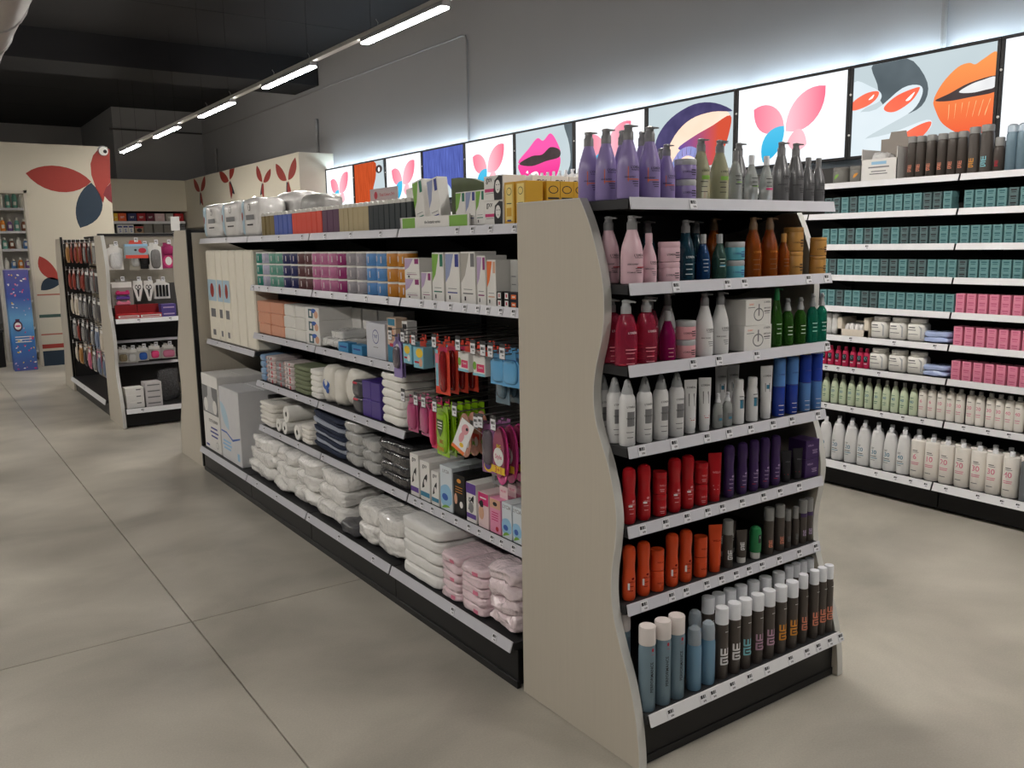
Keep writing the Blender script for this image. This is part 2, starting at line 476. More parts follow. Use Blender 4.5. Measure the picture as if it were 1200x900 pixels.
def tube(name, h, w, mb_, mc, items, capf=0.1, d=0.55):
    r = w / 2; hc = h * capf; seg = 18; v = []; f = []; n = 6
    for i in range(n + 1):
        t = i / n; z = hc + (h - hc) * t
        sy = (1 - t) * d * 1.5 + 0.04; sx = 0.82 + 0.18 * t
        sy = min(sy, 0.8)
        for k in range(seg):
            a = 2 * PI * k / seg; v.append((r * sx * math.cos(a), r * sy * math.sin(a), z))
    for i in range(n):
        for k in range(seg):
            k2 = (k + 1) % seg; f.append((i * seg + k, i * seg + k2, (i + 1) * seg + k2, (i + 1) * seg + k))
    f.append(tuple(range(seg))[::-1]); f.append(tuple(n * seg + k for k in range(seg)))
    b = MB().add(v, f, mb_).mesh('body')
    c = MB().lathe([(r * .74, 0), (r * .78, .002), (r * .78, hc)], mc, 16, sy=.8).mesh('cap')
    parts = [('body', b), ('cap', c)]
    if items:
        # print follows the leaning front face
        me = print_mesh(items, 0)
        for vt in me.vertices:
            t = max(0, min(1, (vt.co.z - hc) / (h - hc))); sy = min((1 - t) * d * 1.5 + 0.04, .8); x = min(.98, abs(vt.co.x) / (r * (0.82 + .18 * t)))
            vt.co.y += -r * sy * math.sqrt(1 - x * x)
        parts.append(('label_print', me))
    return Kind(name, 'tube', parts)
def wavy_bottle(name, h, r, mb_, mc, items):
    zs = h * 0.56
    b = MB().lathe([(r * .8, 0), (r * .96, .006), (r, h * .1), (r, h * .4), (r * .93, h * .5), (r * .88, zs)], mb_, 18).mesh('body')
    c = MB().lathe([(r * .88, zs), (r * .9, h * .66), (r * .98, h * .78), (r * .99, h * .9), (r * .85, h * .97), (r * .5, h), (r * .05, h)], mc, 18).mesh('flip_cap')
    return Kind(name, 'bottle', [('body', b), ('flip_cap', c), ('label_print', print_mesh(items, 0, r))])
def carton(name, w, d, h, m, items, ch=0.0012, cat='box'):
    b = MB().box(-w / 2, 0, 0, w / 2, d, h, m, ch).mesh('carton', smooth=False)
    if not items: return Kind(name, cat, [('carton', b)])
    return Kind(name, cat, [('carton', b), ('label_print', print_mesh(items, 0))])
def conform(pm, me):
    """press a flat print onto a lumpy front"""
    from mathutils.bvhtree import BVHTree
    bm = bmesh.new(); bm.from_mesh(me); tree = BVHTree.FromBMesh(bm); bm.free()
    bm = bmesh.new(); bm.from_mesh(pm)
    bmesh.ops.triangulate(bm, faces=bm.faces)
    for _ in range(3):
        ed = [e for e in bm.edges if e.calc_length() > .022]
        if not ed: break
        bmesh.ops.subdivide_edges(bm, edges=ed, cuts=1); bmesh.ops.triangulate(bm, faces=bm.faces)
    kill = []
    for v in bm.verts:
        off = v.co.y + .3
        h = tree.ray_cast(Vector((v.co.x, -1, v.co.z)), Vector((0, 1, 0)))[0]
        if h is None or h.y > .06: kill.append(v)
        else: v.co.y = h.y - .0022 + off
    bmesh.ops.delete(bm, geom=kill, context='VERTS')
    bm.to_mesh(pm); bm.free(); pm.update()
    return pm
def soft(name, w, d, h, m, seed, amp=0.012, cat='pack', items=None, n=9, sq=5.0):
    """wrapped soft pack: rounded box, pinched edges, lumpy"""
    bm = bmesh.new(); bmesh.ops.create_cube(bm, size=1.0)
    bmesh.ops.subdivide_edges(bm, edges=bm.edges, cuts=n, use_grid_fill=True)
    for v in bm.verts:
        x, y, z = v.co * 2
        e = sq
        L = (abs(x) ** e + abs(y) ** e + abs(z) ** e) ** (1 / e)
        x, y, z = x / L * (1 - .25 * 0), y / L, z / L
        nv = noise.noise_vector(Vector((x * 1.6, y * 1.6, z * 1.2)) + Vector((seed * 7.1, seed * 3.3, 0)))
        nw = noise.noise_vector(Vector((x * 4.2, y * 4.2, z * 3.4)) + Vector((seed * 5.1, 0, seed)))
        v.co = Vector((x * w / 2, y * d / 2, z * h / 2)) + nv * amp + nw * amp * .45
    zmin = min(v.co.z for v in bm.verts)
    for v in bm.verts:
        v.co.z = max(v.co.z - zmin, 0.0); v.co.y += d / 2
        if v.co.z < h * .08: v.co.z *= .3
    me = bpy.data.meshes.new(name); bm.to_mesh(me); bm.free(); me.materials.append(m)
    me.polygons.foreach_set('use_smooth', [True] * len(me.polygons))
    parts = [('wrapped_body', me)]
    if items: parts.append(('label_print', conform(print_mesh(items, -.3), me)))
    return Kind(name, cat, parts)

# ================================================================ SETTING
WX = 3.90            # right wall plane
# floor: concrete slabs with saw-cut joints
fl = MB().box(-7.6, -4.6, -0.10, 4.2, 22.1, -0.012, mat('joint_filler', (46, 43, 40), .9)).mesh('floor', False)
floor = struct('floor', fl)
XJ = [-7.5, -0.817, 4.1]; YJ = [-4.5, 1.37, 9.4, 16.0, 22.0]
for i in range(len(XJ) - 1):
    for j in range(len(YJ) - 1):
        g = 0.003
        me = MB().box(XJ[i] + g, YJ[j] + g, -0.05, XJ[i + 1] - g, YJ[j + 1] - g, 0.0, M_CONC, 0.0015).mesh('slab', False)
        struct('floor_slab', me, parent=floor)
# ceiling with beam
ceil = struct('ceiling', MB().box(-7.6, -4.6, 4.50, 4.2, 22.1, 4.62, M_CEIL).mesh('ceiling', False))
for j in range(12):
    struct('ceiling_panel', MB().box(-7.5, -4.4 + 2.2 * j, 4.485, 3.85, -4.4 + 2.2 * j + 2.19, 4.51, M_CEIL, .003).mesh('ceiling_panel', False), parent=ceil)
struct('ceiling_beam', MB().box(-7.5, 10.72, 4.09, WX, 11.7, 4.49, M_CEIL, .004).mesh('ceiling_beam', False))
struct('wall_right', MB().box(WX, -4.6, 0, WX + .2, 17.1, 4.5, M_WALL).mesh('wall_right', False))
struct('wall_back', MB().box(2.12, 17.05, 0, 4.2, 17.25, 4.5, M_WALL).mesh('wall_back', False))
struct('wall_recess', MB().box(2.12, 17.25, 0, 2.32, 20.6, 4.5, M_WALL).mesh('wall_recess', False))
struct('wall_far', MB().box(-7.6, 20.6, 0, 2.32, 20.8, 4.5, M_WALL).mesh('wall_far', False))
# wall groove / cornice line at 4.05 on the back wall
struct('trim_1', MB().box(2.05, 17.0, 4.03, 3.88, 17.05, 4.06, M_DGREY, .004).mesh('trim', False))

# cream partition with the shop emblem and a doorway
CY = 11.5
part = MB()
part.box(-0.18, CY, 0, 0.93, CY + .14, 3.10, M_CREAM)
part.box(-2.6, CY, 2.44, -0.18, CY + .14, 3.10, M_CREAM)
part.box(-2.6, CY, 0, -1.55, CY + .14, 2.44, M_CREAM)
wp = struct('wall_partition', part.mesh('wall_partition', False))
M_ER = mat('brick_red_print', (156, 54, 44), .6); M_ED = mat('dark_red_print', (120, 36, 44), .6); M_EN = mat('navy_print', (32, 50, 66), .6); M_EG = mat('green_print', (66, 92, 84), .6); M_EP = mat('rose_print', (170, 100, 86), .6)
def wall_print(name, items, label=None):
    o = struct(name, print_mesh(items, CY - .0005), parent=wp); 
    if label: o['label'] = label
def P11(u, v): return PX[(u, v)]
wall_print('emblem_wing', [('p', leaf((-0.146, 2.694), (0.678, 2.601), .16, .20), M_ER)])
wall_print('emblem_wing', [('p', leaf((0.677, 2.589), (0.476, 1.949), .22, .12), M_EN)])
wall_print('emblem_head', [('p', [(0.811, 2.302), (0.736, 2.494), (0.686, 2.697), (0.688, 2.852), (0.732, 2.973), (0.807, 3.060), (0.889, 3.094), (0.961, 3.067), (0.933, 2.596), (0.876, 2.533)], M_ER),
    ('p', [(0.821, 2.423), (0.864, 2.521), (0.939, 2.596), (0.932, 2.303), (0.883, 2.339)], M_ED)])
ce = (0.867, 3.039)
wall_print('emblem_eye', [('e', ce[0], ce[1], .075, .075, M_GREY), ('e', ce[0] + .01, ce[1], .062, .062, M_WHITE), ('e', ce[0] + .03, ce[1] - .005, .026, .026, M_INK)])
wall_print('emblem_wing', [('p', leaf((-0.082, 1.559), (0.135, 1.217), .06, .12), M_ER)])
wall_print('emblem_wing', [('p', leaf((-0.105, 1.082), (0.166, 1.192), .12, .04), M_EN)])
for z0, z1, m in ((1.005, 1.025, M_EP), (.69, .735, M_EG), (.44, .46, M_EP), (.25, .31, M_ER), (.0, .215, M_EN)):
    wall_print('painted_stripe', [('r', .375, (z0 + z1) / 2, 1.11, z1 - z0, m)])
# door frame of the opening
struct('trim_2', MB().box(-.20, CY - .012, 0, -.16, CY + .15, 2.46, M_PANEL, .002).box(-1.58, CY - .012, 0, -1.54, CY + .15, 2.46, M_PANEL, .002).box(-1.58, CY - .012, 2.42, -.16, CY + .15, 2.46, M_PANEL, .002).mesh('trim', False))

# bulkhead with butterflies along the right wall, and the band over the far shelves
BX = 3.34
M_BULK = mat('ivory_board', (226, 219, 200), .6, scale=3, var=.02)
bk = struct('wall_bulkhead', MB().box(BX, 10.3, 2.06, WX, 17.05, 3.03, M_BULK, .003).mesh('wall_bulkhead', False))
def bulk_print(items): struct('butterfly_print', print_mesh(items, 0), loc=(BX - .0005, 0, 0), parent=bk).rotation_euler = (0, 0, -PI / 2)
for ((cu, s, rot, mirror)) in (((10.794, 2.639), .50, .05, 0), ((11.905, 2.685), .40, -.25, 0), ((13.642, 2.828), .52, .35, 1), ((15.517, 2.737), .46, 0, 0)):
    cy_, cz_ = cu
    def T(p):
        x, z = p[0] * (-1 if mirror else 1), p[1]
        c, sn = math.cos(rot), math.sin(rot)
        return (max(-cy_ + 1.6 * s * (x * c - z * sn), -16.5), min(3.028, cz_ + s * (x * sn + z * c)))
    L = lambda a, b, p, q, m: ('p', [T(t) for t in leaf(a, b, p, q)], m)
    bulk_print([L((-.55, .62), (-.04, .02), .10, .22, M_ER), L((.5, .62), (.04, .02), .22, .10, M_ER), L((-.05, .0), (-.12, -.55), .16, .02, M_EN), L((.05, .0), (.18, -.6), .02, .16, M_ER)])
struct('wall_band', MB().box(1.7, 16.6, 2.40, BX, 17.05, 3.03, M_BULK, .003).mesh('wall_band', False))

# conduit and pipes on the right wall
M_PIPE = mat('grey_conduit', (150, 148, 146), .5)
def wallpipe(name, pts, r, label, m=M_PIPE):
    tag(obj(name, MB().tube(pts, r, m, 8).mesh(name)), label, 'pipe')
wx = WX - .02
wallpipe('conduit', [(wx, 16.95, 4.03), (wx, 10.0, 4.02), (wx, 6.5, 4.005), (wx, 6.42, 3.99), (wx, 6.4, 3.93), (wx, 6.4, 2.80)], .012, 'thin grey conduit running along the white wall and turning down to the light boxes')
for y, z0, z1, lb in ((10.82, 3.03, 3.6, 'short grey pipe rising behind the near end of the ivory bulkhead'), (16.1, 3.03, 3.65, 'short grey pipe rising from the far end of the ivory bulkhead'), (.735, 2.80, 3.6, 'grey pipe rising above the orange lips light box')):
    o = thing('wall_pipe', lb, 'pipe', (WX - .03, y, z0))
    obj('lower_pipe', MB().lathe([(.02, 0), (.02, (z1 - z0) * .6)], M_PIPE, 10).mesh('p'), o)
    obj('sleeve', MB().lathe([(.03, (z1 - z0) * .6), (.03, z1 - z0)], M_PIPE, 10).mesh('p'), o)

# ================================================================ LIGHTS THE PLACE HAS
def lamp_emit(name, color, strength):
    m = bpy.data.materials.new(name); m.use_nodes = True; nt = m.node_tree; nt.nodes.clear()
    e = nt.nodes.new('ShaderNodeEmission'); e.inputs[0].default_value = color; e.inputs[1].default_value = strength
    o = nt.nodes.new('ShaderNodeOutputMaterial'); nt.links.new(e.outputs[0], o.inputs[0])
    return m
M_LAMP = lamp_emit('led_tube', (1.0, 0.945, 0.88, 1), LAMP)
M_GLOW = lamp_emit('cool_led_strip', (0.66, 0.85, 1.0, 1), GLOW)
TZ = 3.2
tube_me = MB().box(-.03, -.62, -.012, .03, .62, 0.0, M_LAMP, .003).mesh('led_tube', False)
hous_me = MB().box(-.034, -.63, 0, .034, .63, .035, mat('lamp_housing', (190, 190, 196), .4), .004).mesh('housing', False)
wire_me = MB().tube([(0, 0, .0), (0, 0, 4.485 - TZ - .07)], .0015, M_BLACK, 6).mesh('wire')
hook_me = MB().tube([(0, 0, 0), (.012, 0, .02), (.018, 0, .05), (0, 0, .075)], .004, M_STEEL, 6).mesh('hook')
def track(x, y0, y1, lamps, label, lamplabel, name='light_track', seen=lambda y: True):
    t = thing(name, label, 'track', (x, 0, TZ))
    obj('trunking', MB().box(-.028, y0, .035, .028, y1, .07, M_WHITE, .003).mesh('trunking', False), t)
    for ly in lamps:
        for dy in (-.5, .5):
            obj('hanger_wire', wire_me, t, (0, ly + dy, .07)); obj('hook', hook_me, t, (.02, ly + dy * .9, .07))
    for ly in lamps:
        lb = lamplabel if seen(ly) else lamplabel + ', over the near floor'
        lo = thing('tube_light' if seen(ly) and name == 'light_track' else 'tube_light_offscreen', lb, 'lamp', (x, ly, TZ), 0, lb)
        obj('led_tube', tube_me, lo); obj('housing', hous_me, lo)
# the track in view runs on towards the viewer out of the picture; a second one lights the open aisle and the aisle side of the shelves
track(1.46, -3.6, 13.3, [3.46 + 2.27 * k for k in range(-3, 5)], 'long white light track hanging above the main shelf run', 'lit white tube lamp on the track above the main shelf run', seen=lambda y: y > 2.5)
track(-3.2, -3.6, 13.3, [3.46 + 2.27 * k for k in range(-3, 5)], 'white light track hanging over the open floor aisle', 'lit tube lamp on the track over the open floor aisle', 'light_track_offscreen')

# spiral duct
def duct(x, z, r, y0, y1):
    o = thing('ventilation_duct', 'round galvanised ventilation duct hanging under the dark ceiling', 'duct', (x, y0, z))
    seg = 28; v = []; f = []; n = 2
    L = y1 - y0
    for yy in (0, L):
        for k in range(seg):
            a = 2 * PI * k / seg; v.append((r * math.cos(a), yy, r * math.sin(a)))
    for k in range(seg):
        k2 = (k + 1) % seg; f.append((k, k2, seg + k2, seg + k))
    f.append(tuple(range(seg))); f.append(tuple(range(2 * seg - 1, seg - 1, -1)))
    obj('duct_body', MB().add(v, f, M_STEEL).mesh('duct'), o)
    k = 0.3
    ring = []
    me = MB(); v = []; f = []
    prof = [(r, -.02), (r + .012, -.012), (r + .012, .012), (r, .02)]
    for rr, yy in prof:
        for q in range(seg): a = 2 * PI * q / seg; v.append((rr * math.cos(a), yy, rr * math.sin(a)))
    for i in range(3):
        for q in range(seg): q2 = (q + 1) % seg; f.append((i * seg + q, i * seg + q2, (i + 1) * seg + q2, (i + 1) * seg + q))
    rm = me.add(v, f, M_STEEL).mesh('ring')
    while k < L:
        obj('joint_ring', rm, o, (0, k, 0))
        obj('hanger_wire', MB().tube([(0, k, r), (0, k, 4.485 - z)], .004, M_STEEL, 6).mesh('wire'), o)
        k += 1.05
duct(-1.02, 3.5, .3, -3.5, 9.5)

# ================================================================ SHELF FURNITURE
def shelf_part(parent, a, b, z, depth, rail_h=0.04, tags=(), th=0.028, m=M_DARK, mr=M_RAIL, name='shelf', tagscale=1.0, slant=.012):
    """a, b: ends of the front edge (left, right as seen from the front), parent at the world origin"""
    a = Vector((a[0], a[1], 0)); b = Vector((b[0], b[1], 0)); s = (b - a).normalized(); t = Vector((-s.y, s.x, 0)); W = (b - a).length
    def P(x, y, zz): p = a + s * x + t * y; return (p.x, p.y, z + zz)
    def quadbox(mb, x0, y0, z0, x1, y1, z1, mm):
        v = [P(x, y, q) for q in (z0, z1) for y in (y0, y1) for x in (x0, x1)]
        mb.add(v, [(0, 2, 3, 1), (4, 5, 7, 6), (0, 1, 5, 4), (2, 6, 7, 3), (0, 4, 6, 2), (1, 3, 7, 5)], mm)
    mb = MB(); quadbox(mb, 0, 0.004, -th, W, depth, 0, m)
    so = obj(name, mb.mesh('shelf', False), parent)
    for x0, x1 in ((0.0, .004), (W - .004, W)):   # tapering side brackets
        v = [P(x, y, q) for x in (x0, x1) for (y, q) in ((depth * .45, -th), (depth, -th), (depth, -.10), (depth * .85, -.09))]
        obj('bracket', MB().add(v, [(0, 1, 2, 3), (7, 6, 5, 4), (0, 3, 7, 4), (0, 4, 5, 1), (1, 5, 6, 2), (2, 6, 7, 3)], m).mesh('bracket', False), so)
    rb = MB(); g = .003
    v = [P(x, y, q) for x in (g, W - g) for (y, q) in ((.004, .005), (0.0, .005), (-slant, -rail_h), (-slant + .005, -rail_h), )]
    rb.add(v, [(0, 1, 2, 3), (7, 6, 5, 4), (0, 4, 5, 1), (1, 5, 6, 2), (2, 6, 7, 3), (3, 7, 4, 0)], mr)
    obj('price_rail', rb.mesh('rail', False), so)
    ang = math.atan2(s.y, s.x); tilt = -math.atan2(slant, rail_h + .005)
    for x in tags:
        p = P(x, -slant * .55 - .0022, .005 - (rail_h + .005) * .5)
        o = obj('price_tag', TAG_ME, so, p, rot=(tilt, 0, ang)); o.scale = (tagscale, 1, tagscale)
    return so
TAG_ME = MB().box(-.015, 0, -.0145, .015, .0012, .0145, M_TAG).mesh('tag', False)
def panel_profile():
    return [(-.33, 1.757), (-.374, 1.682), (-.413, 1.585), (-.437, 1.497), (-.441, 1.408), (-.429, 1.33), (-.405, 1.249), (-.393, 1.168), (-.401, 1.089), (-.426, 1.026), (-.461, .952), (-.489, .864), (-.501, .785), (-.494, .702), (-.480, .614), (-.479, .53), (-.495, .451), (-.527, .364), (-.563, .28), (-.591, .179), (-.607, .073), (-.611, .004)]
def catmull(pts, n=4):
    out = []
    for i in range(len(pts) - 1):
        p0 = pts[max(0, i - 1)]; p1 = pts[i]; p2 = pts[i + 1]; p3 = pts[min(len(pts) - 1, i + 2)]
        for k in range(n):
            t = k / n
            out.append(tuple(.5 * ((2 * p1[j]) + (-p0[j] + p2[j]) * t + (2 * p0[j] - 5 * p1[j] + 4 * p2[j] - p3[j]) * t * t + (-p0[j] + 3 * p1[j] - 3 * p2[j] + p3[j]) * t ** 3) for j in (0, 1)))
    return out + [pts[-1]]
PROF = catmull(panel_profile())
def wavy_panel(parent, x0, x1, ysign=1, y0=0.0, back=0.0, hs=1.0):
    """upright board, flat at the back, wavy at the front; y measured outward from y0"""
    pr = [(y0 + ysign * y, z * hs) for y, z in PROF]
    poly = [(y0 + ysign * -back, 1.757 * hs)] + pr + [(y0 + ysign * -back, .004)]
    o = obj('side_panel', MB().prism(poly, x0 + .0015, x1 - .0015, M_PANEL, 'x').mesh('panel', False), parent)
    eb = MB()
    full = [(y0 + ysign * (-back), 1.757 * hs)] + pr
    v = []; f = []
    for i, (y, z) in enumerate(full):
        a = full[max(0, i - 1)]; b = full[min(len(full) - 1, i + 1)]
        d = Vector((b[0] - a[0], b[1] - a[1])).normalized(); nrm = Vector((d.y, -d.x)) * ysign
        if nrm.length and (nrm.x * ysign > .02): nrm = -nrm
        for xx in (x0, x1):
            v.append((xx, y, z)); v.append((xx, y + nrm.x * .003, z + abs(nrm.y) * .003))
    for i in range(len(full) - 1):
        k = i * 4
        f += [(k + 1, k + 3, k + 7, k + 5), (k, k + 1, k + 5, k + 4), (k + 3, k + 2, k + 6, k + 7)]
    obj('edge_band', eb.add(v, f, M_EDGE).mesh('edge', True, 60), o)
    return o

# ---- near end display (wavy panels, faces -y)
ENDX0, ENDX1 = .032, 1.008
ENDZ = [1.749, 1.500, 1.256, 1.007, .755, .502]
end1 = thing('end_display', 'end display rack with two cream wavy side panels full of bottles and cans', 'display rack', (0, 0, 0))
wavy_panel(end1, 0, .03); wavy_panel(end1, 1.012, 1.042)
obj('back_panel', MB().box(.031, -.02, .1, 1.011, 0.0, 1.76, M_DARK).mesh('back', False), end1)
obj('plinth', MB().box(.031, -.588, .012, 1.011, -.01, .148, M_BLACK, .002).mesh('plinth', False), end1)
obj('kick_strip', MB().box(.031, -.592, .002, 1.011, -.57, .03, M_BLACK, .001).mesh('kick', False), end1)
etags = [[0.291], [0.223, 0.454, 0.536, 0.871, 0.973], [0.304, 0.423, 0.608, 0.994], [0.086, 0.225, 0.374, 0.481, 0.588, 0.705, 0.808, 0.956], [0.092, 0.192, 0.288, 0.385, 0.456, 0.555, 0.667, 0.756, 0.863], [0.102, 0.223, 0.290, 0.388, 0.460, 0.534, 0.601, 0.670, 0.765, 0.879, 0.977], [0.121, 0.268, 0.316, 0.408, 0.495, 0.585, 0.712, 0.805, 0.871, 0.939, 1.003]]
for i, z in enumerate(ENDZ):
    shelf_part(end1, (ENDX0, -.516), (ENDX1, -.516), z, .495, .030, [x - ENDX0 for x in etags[i]], slant=.008)
shelf_part(end1, (ENDX0, -.617), (ENDX1, -.617), .178, .59, .031, [x - ENDX0 for x in etags[6]], slant=.012, name='base_shelf', mr=M_RAILW)

# ---- main shelf run (long side faces -x), bays between y = 0.02 and 4.06
gon = thing('gondola_shelving', 'long dark shelf run with grey price rails between two cream end panels', 'shelving', (0, 0, 0))
BAY = [.03, 1.0, 2.0, 3.0, 4.05]
UPY = [.045, 1.0, 2.0, 3.0, 4.03]
obj('back_panel', MB().box(.515, .02, .1, .535, 4.05, 1.76, M_BACK).mesh('back', False), gon)
for y in UPY:
    obj('upright', MB().box(.485, y - .02, .02, .515, y + .02, 1.74, M_DARK).box(.535, y - .02, .02, .565, y + .02, 1.74, M_DARK).mesh('upright', False), gon)
for i in range(4):
    obj('plinth', MB().box(.0, BAY[i] + .002, .012, .51, BAY[i + 1] - .002, .15, M_BLACK, .002).mesh('plinth', False), gon)
    obj('plinth', MB().box(.54, BAY[i] + .002, .012, 1.04, BAY[i + 1] - .002, .15, M_BLACK, .002).mesh('plinth', False), gon)
obj('kick_strip', MB().box(-.006, .03, .0, .01, 4.05, .03, M_BLACK, .001).mesh('kick', False), gon)
# stuff of the long side, left to right seen from the aisle = falling y
def long_shelf(i, z, x, depth, tags, name='shelf', rail=.031, slant=.01):
    y1 = BAY[i + 1] - .004; y0 = BAY[i] + .004
    shelf_part(gon, (x, y1), (x, y0), z, depth, rail, [y1 - t for t in tags if y0 + .02 < t < y1 - .02], name=name, tagscale=.9, slant=slant)
ltags = {'T': [3.424, 2.728, 2.443, 2.096, 1.787, 1.480, 1.163, 0.504, 0.393, 0.271, 0.119], '2': [2.939, 2.829, 2.678, 2.451, 2.227, 1.948, 1.737, 1.561, 1.340, 1.121, 0.806, 0.692, 0.570, 0.461, 0.369, 0.298, 0.213, 0.132], '3': [2.818, 2.412, 2.102, 1.855, 1.659, 1.487, 1.307, 1.130], '4': [2.862, 2.593, 2.304, 2.102, 1.923, 1.526, 1.381, 1.198],
  '5': [2.900, 2.613, 2.322, 1.962, 1.508, 1.136, 0.921, 0.859, 0.768, 0.674, 0.569, 0.470, 0.393, 0.301, 0.236, 0.156], '6': [2.796, 2.450, 1.951, 1.557, 1.167, 0.446, 0.144]}
for i in range(4):
    long_shelf(i, 1.692, .08, .43, ltags['T'])
    if i < 3: long_shelf(i, 1.394, .08, .43, ltags['2'])
    if i in (1, 2): long_shelf(i, 1.094, .08, .43, ltags['3']); long_shelf(i, .792, .08, .43, ltags['4'])
    if i < 3: long_shelf(i, .502, .08, .43, ltags['5'])
    long_shelf(i, .181, -.02, .53, ltags['6'], 'base_shelf', .033, .014)
    # the other side of the run
    for z in (.181, .55, .93, 1.31, 1.692):
        y0, y1 = BAY[i] + .004, BAY[i + 1] - .004
        shelf_part(gon, (.97 if z > .2 else 1.06, y0), (.97 if z > .2 else 1.06, y1), z, .43 if z > .2 else .52, .04)
long_shelf(3, .972, .08, .43, [3.775, 3.482])
# bracket rod under the fourth shelf at the far bay
obj('bracket_rod', MB().tube([(.49, 2.975, .68), (.14, 2.975, .68)], .014, M_DARK, 10).mesh('rod'), gon)

# ---- far end display of the main run (its panels seen from the aisle)
end2 = thing('end_display', 'end display rack with cream wavy panels closing the far end of the main shelf run', 'display rack', (0, 0, 0))
wavy_panel(end2, 0, .03, -1, 4.10); wavy_panel(end2, 1.012, 1.042, -1, 4.10)
obj('back_panel', MB().box(.031, 4.10, .1, 1.011, 4.12, 1.76, M_DARK).mesh('back', False), end2)
obj('front_strip', MB().box(-.004, 4.076, .02, .028, 4.098, 1.76, M_BLACK).mesh('strip', False), end2)
obj('inner_board', MB().box(.03, 4.076, .15, .5, 4.088, 1.74, M_PANEL).mesh('board', False), end2)
obj('plinth', MB().box(.031, 4.13, .012, 1.011, 4.69, .148, M_BLACK, .002).mesh('plinth', False), end2)
for z in ENDZ: shelf_part(end2, (ENDX1, 4.616), (ENDX0, 4.616), z, .495, .036)
shelf_part(end2, (ENDX1, 4.717), (ENDX0, 4.717), .178, .59, .04, name='base_shelf')

# ---- second run further down the aisle
GX = -.185
end3 = thing('end_display', 'end display rack with cream wavy panels and hanging hair accessories', 'display rack', (0, 0, 0))
wavy_panel(end3, GX, GX + .03, 1, 6.62); wavy_panel(end3, GX + 1.01, GX + 1.04, 1, 6.62)
obj('back_panel', MB().box(GX + .031, 6.60, .1, GX + 1.009, 6.62, 1.775, mat('warm_grey_board', (150, 144, 132), .7)).mesh('back', False), end3)
obj('back_panel', MB().box(GX + .031, 6.585, .3, GX + 1.009, 6.60, 1.30, M_BACK).mesh('back', False), end3)
obj('top_bar', MB().box(GX + .03, 6.59, 1.755, GX + 1.01, 6.62, 1.78, M_BLACK).mesh('bar', False), end3)
obj('plinth', MB().box(GX + .031, 6.05, .012, GX + 1.009, 6.6, .148, M_BLACK, .002).mesh('plinth', False), end3)
shelf_part(end3, (GX + .035, 6.0), (GX + 1.0, 6.0), .178, .59, .04, [.14], name='base_shelf', mr=M_RAILW)
shelf_part(end3, (GX + .035, 6.13), (GX + 1.0, 6.13), .995, .45, .036, [.2, .48], mr=M_RAILW)
shelf_part(end3, (GX + .035, 6.35), (GX + 1.0, 6.35), .78, .24, .02, [])
shelf_part(end3, (GX + .035, 6.35), (GX + 1.0, 6.35), .56, .24, .02, [])
g2 = thing('gondola_shelving', 'shelf run with hooks of hanging packets beyond the open floor', 'shelving', (0, 0, 0))
M_PEG = mat('cream_pegboard', (196, 186, 164), .7)
obj('back_panel', MB().box(GX + .28, 6.64, .1, GX + .30, 8.70, 1.775, M_PEG).mesh('back', False), g2)
obj('plinth', MB().box(GX + .02, 6.64, .012, GX + 1.02, 8.70, .148, M_BLACK, .002).mesh('plinth', False), g2)
obj('upright', MB().box(GX - .002, 8.68, .15, GX + .02, 8.715, 1.78, M_BLACK).box(GX + .25, 6.63, 1.755, GX + .30, 8.715, 1.78, M_BLACK).mesh('upright', False), g2)
shelf_part(g2, (GX - .02, 8.69), (GX - .02, 6.65), .181, .30, .042, [.9], name='base_shelf', mr=M_RAILW)
end4 = thing('end_display', 'end display rack with cream wavy panels standing next to the painted partition', 'display rack', (0, 0, 0))
wavy_panel(end4, GX, GX + .03, -1, 8.72); wavy_panel(end4, GX + 1.01, GX + 1.04, -1, 8.72)
obj('back_panel', MB().box(GX + .031, 8.72, .1, GX + 1.009, 8.74, 1.75, M_DARK).mesh('back', False), end4)
shelf_part(end4, (GX + 1.0, 9.3), (GX + .035, 9.3), .178, .57, .04, name='base_shelf')

# ---- wall shelving (faces -x)
WZ = [1.973, 1.781, 1.584, 1.389, 1.188, .998, .796, .539]
wsh = thing('wall_shelving', 'black wall shelving with white price rails below the light boxes', 'shelving', (0, 0, 0))
obj('back_panel', MB().box(3.79, -2.75, .05, 3.835, 10.24, 2.12, M_BACK).mesh('back', False), wsh)
wtags = {0: [], 2: [0.804], 5: [0.886, 0.586, 0.327], 6: [1.058, 0.968, 0.856, 0.677], 7: [1.050, 0.852, 0.643, 0.501, 0.376, 0.125, -0.014, -0.129], 8: [0.829, 0.607, 0.477, 0.378, 0.283, 0.160, -0.025, -0.158, -0.243]}
for b in range(-3, 10):
    y0 = .247 + b + .003; y1 = .247 + b + .997
    for i, z in enumerate(WZ):
        if b > 2 and i not in (0, 4): continue
        shelf_part(wsh, (3.265, y1), (3.265, y0), z, .525, .032, [y1 - t for t in wtags.get(i, []) if y0 < t < y1], mr=M_RAILW, tagscale=.9)
    shelf_part(wsh, (3.184, y1), (3.184, y0), .181, .60, .04, [y1 - t for t in wtags[8] if y0 < t < y1], mr=M_RAILW, name='base_shelf', tagscale=.9, slant=.02)
    obj('plinth', MB().box(3.255, y0, .012, 3.79, y1, .15, M_BLACK, .002).mesh('plinth', False), wsh)
    obj('upright', MB().box(3.755, y0 - .023, .02, 3.79, y0 + .017, 2.1, M_DARK).mesh('upright', False), wsh)

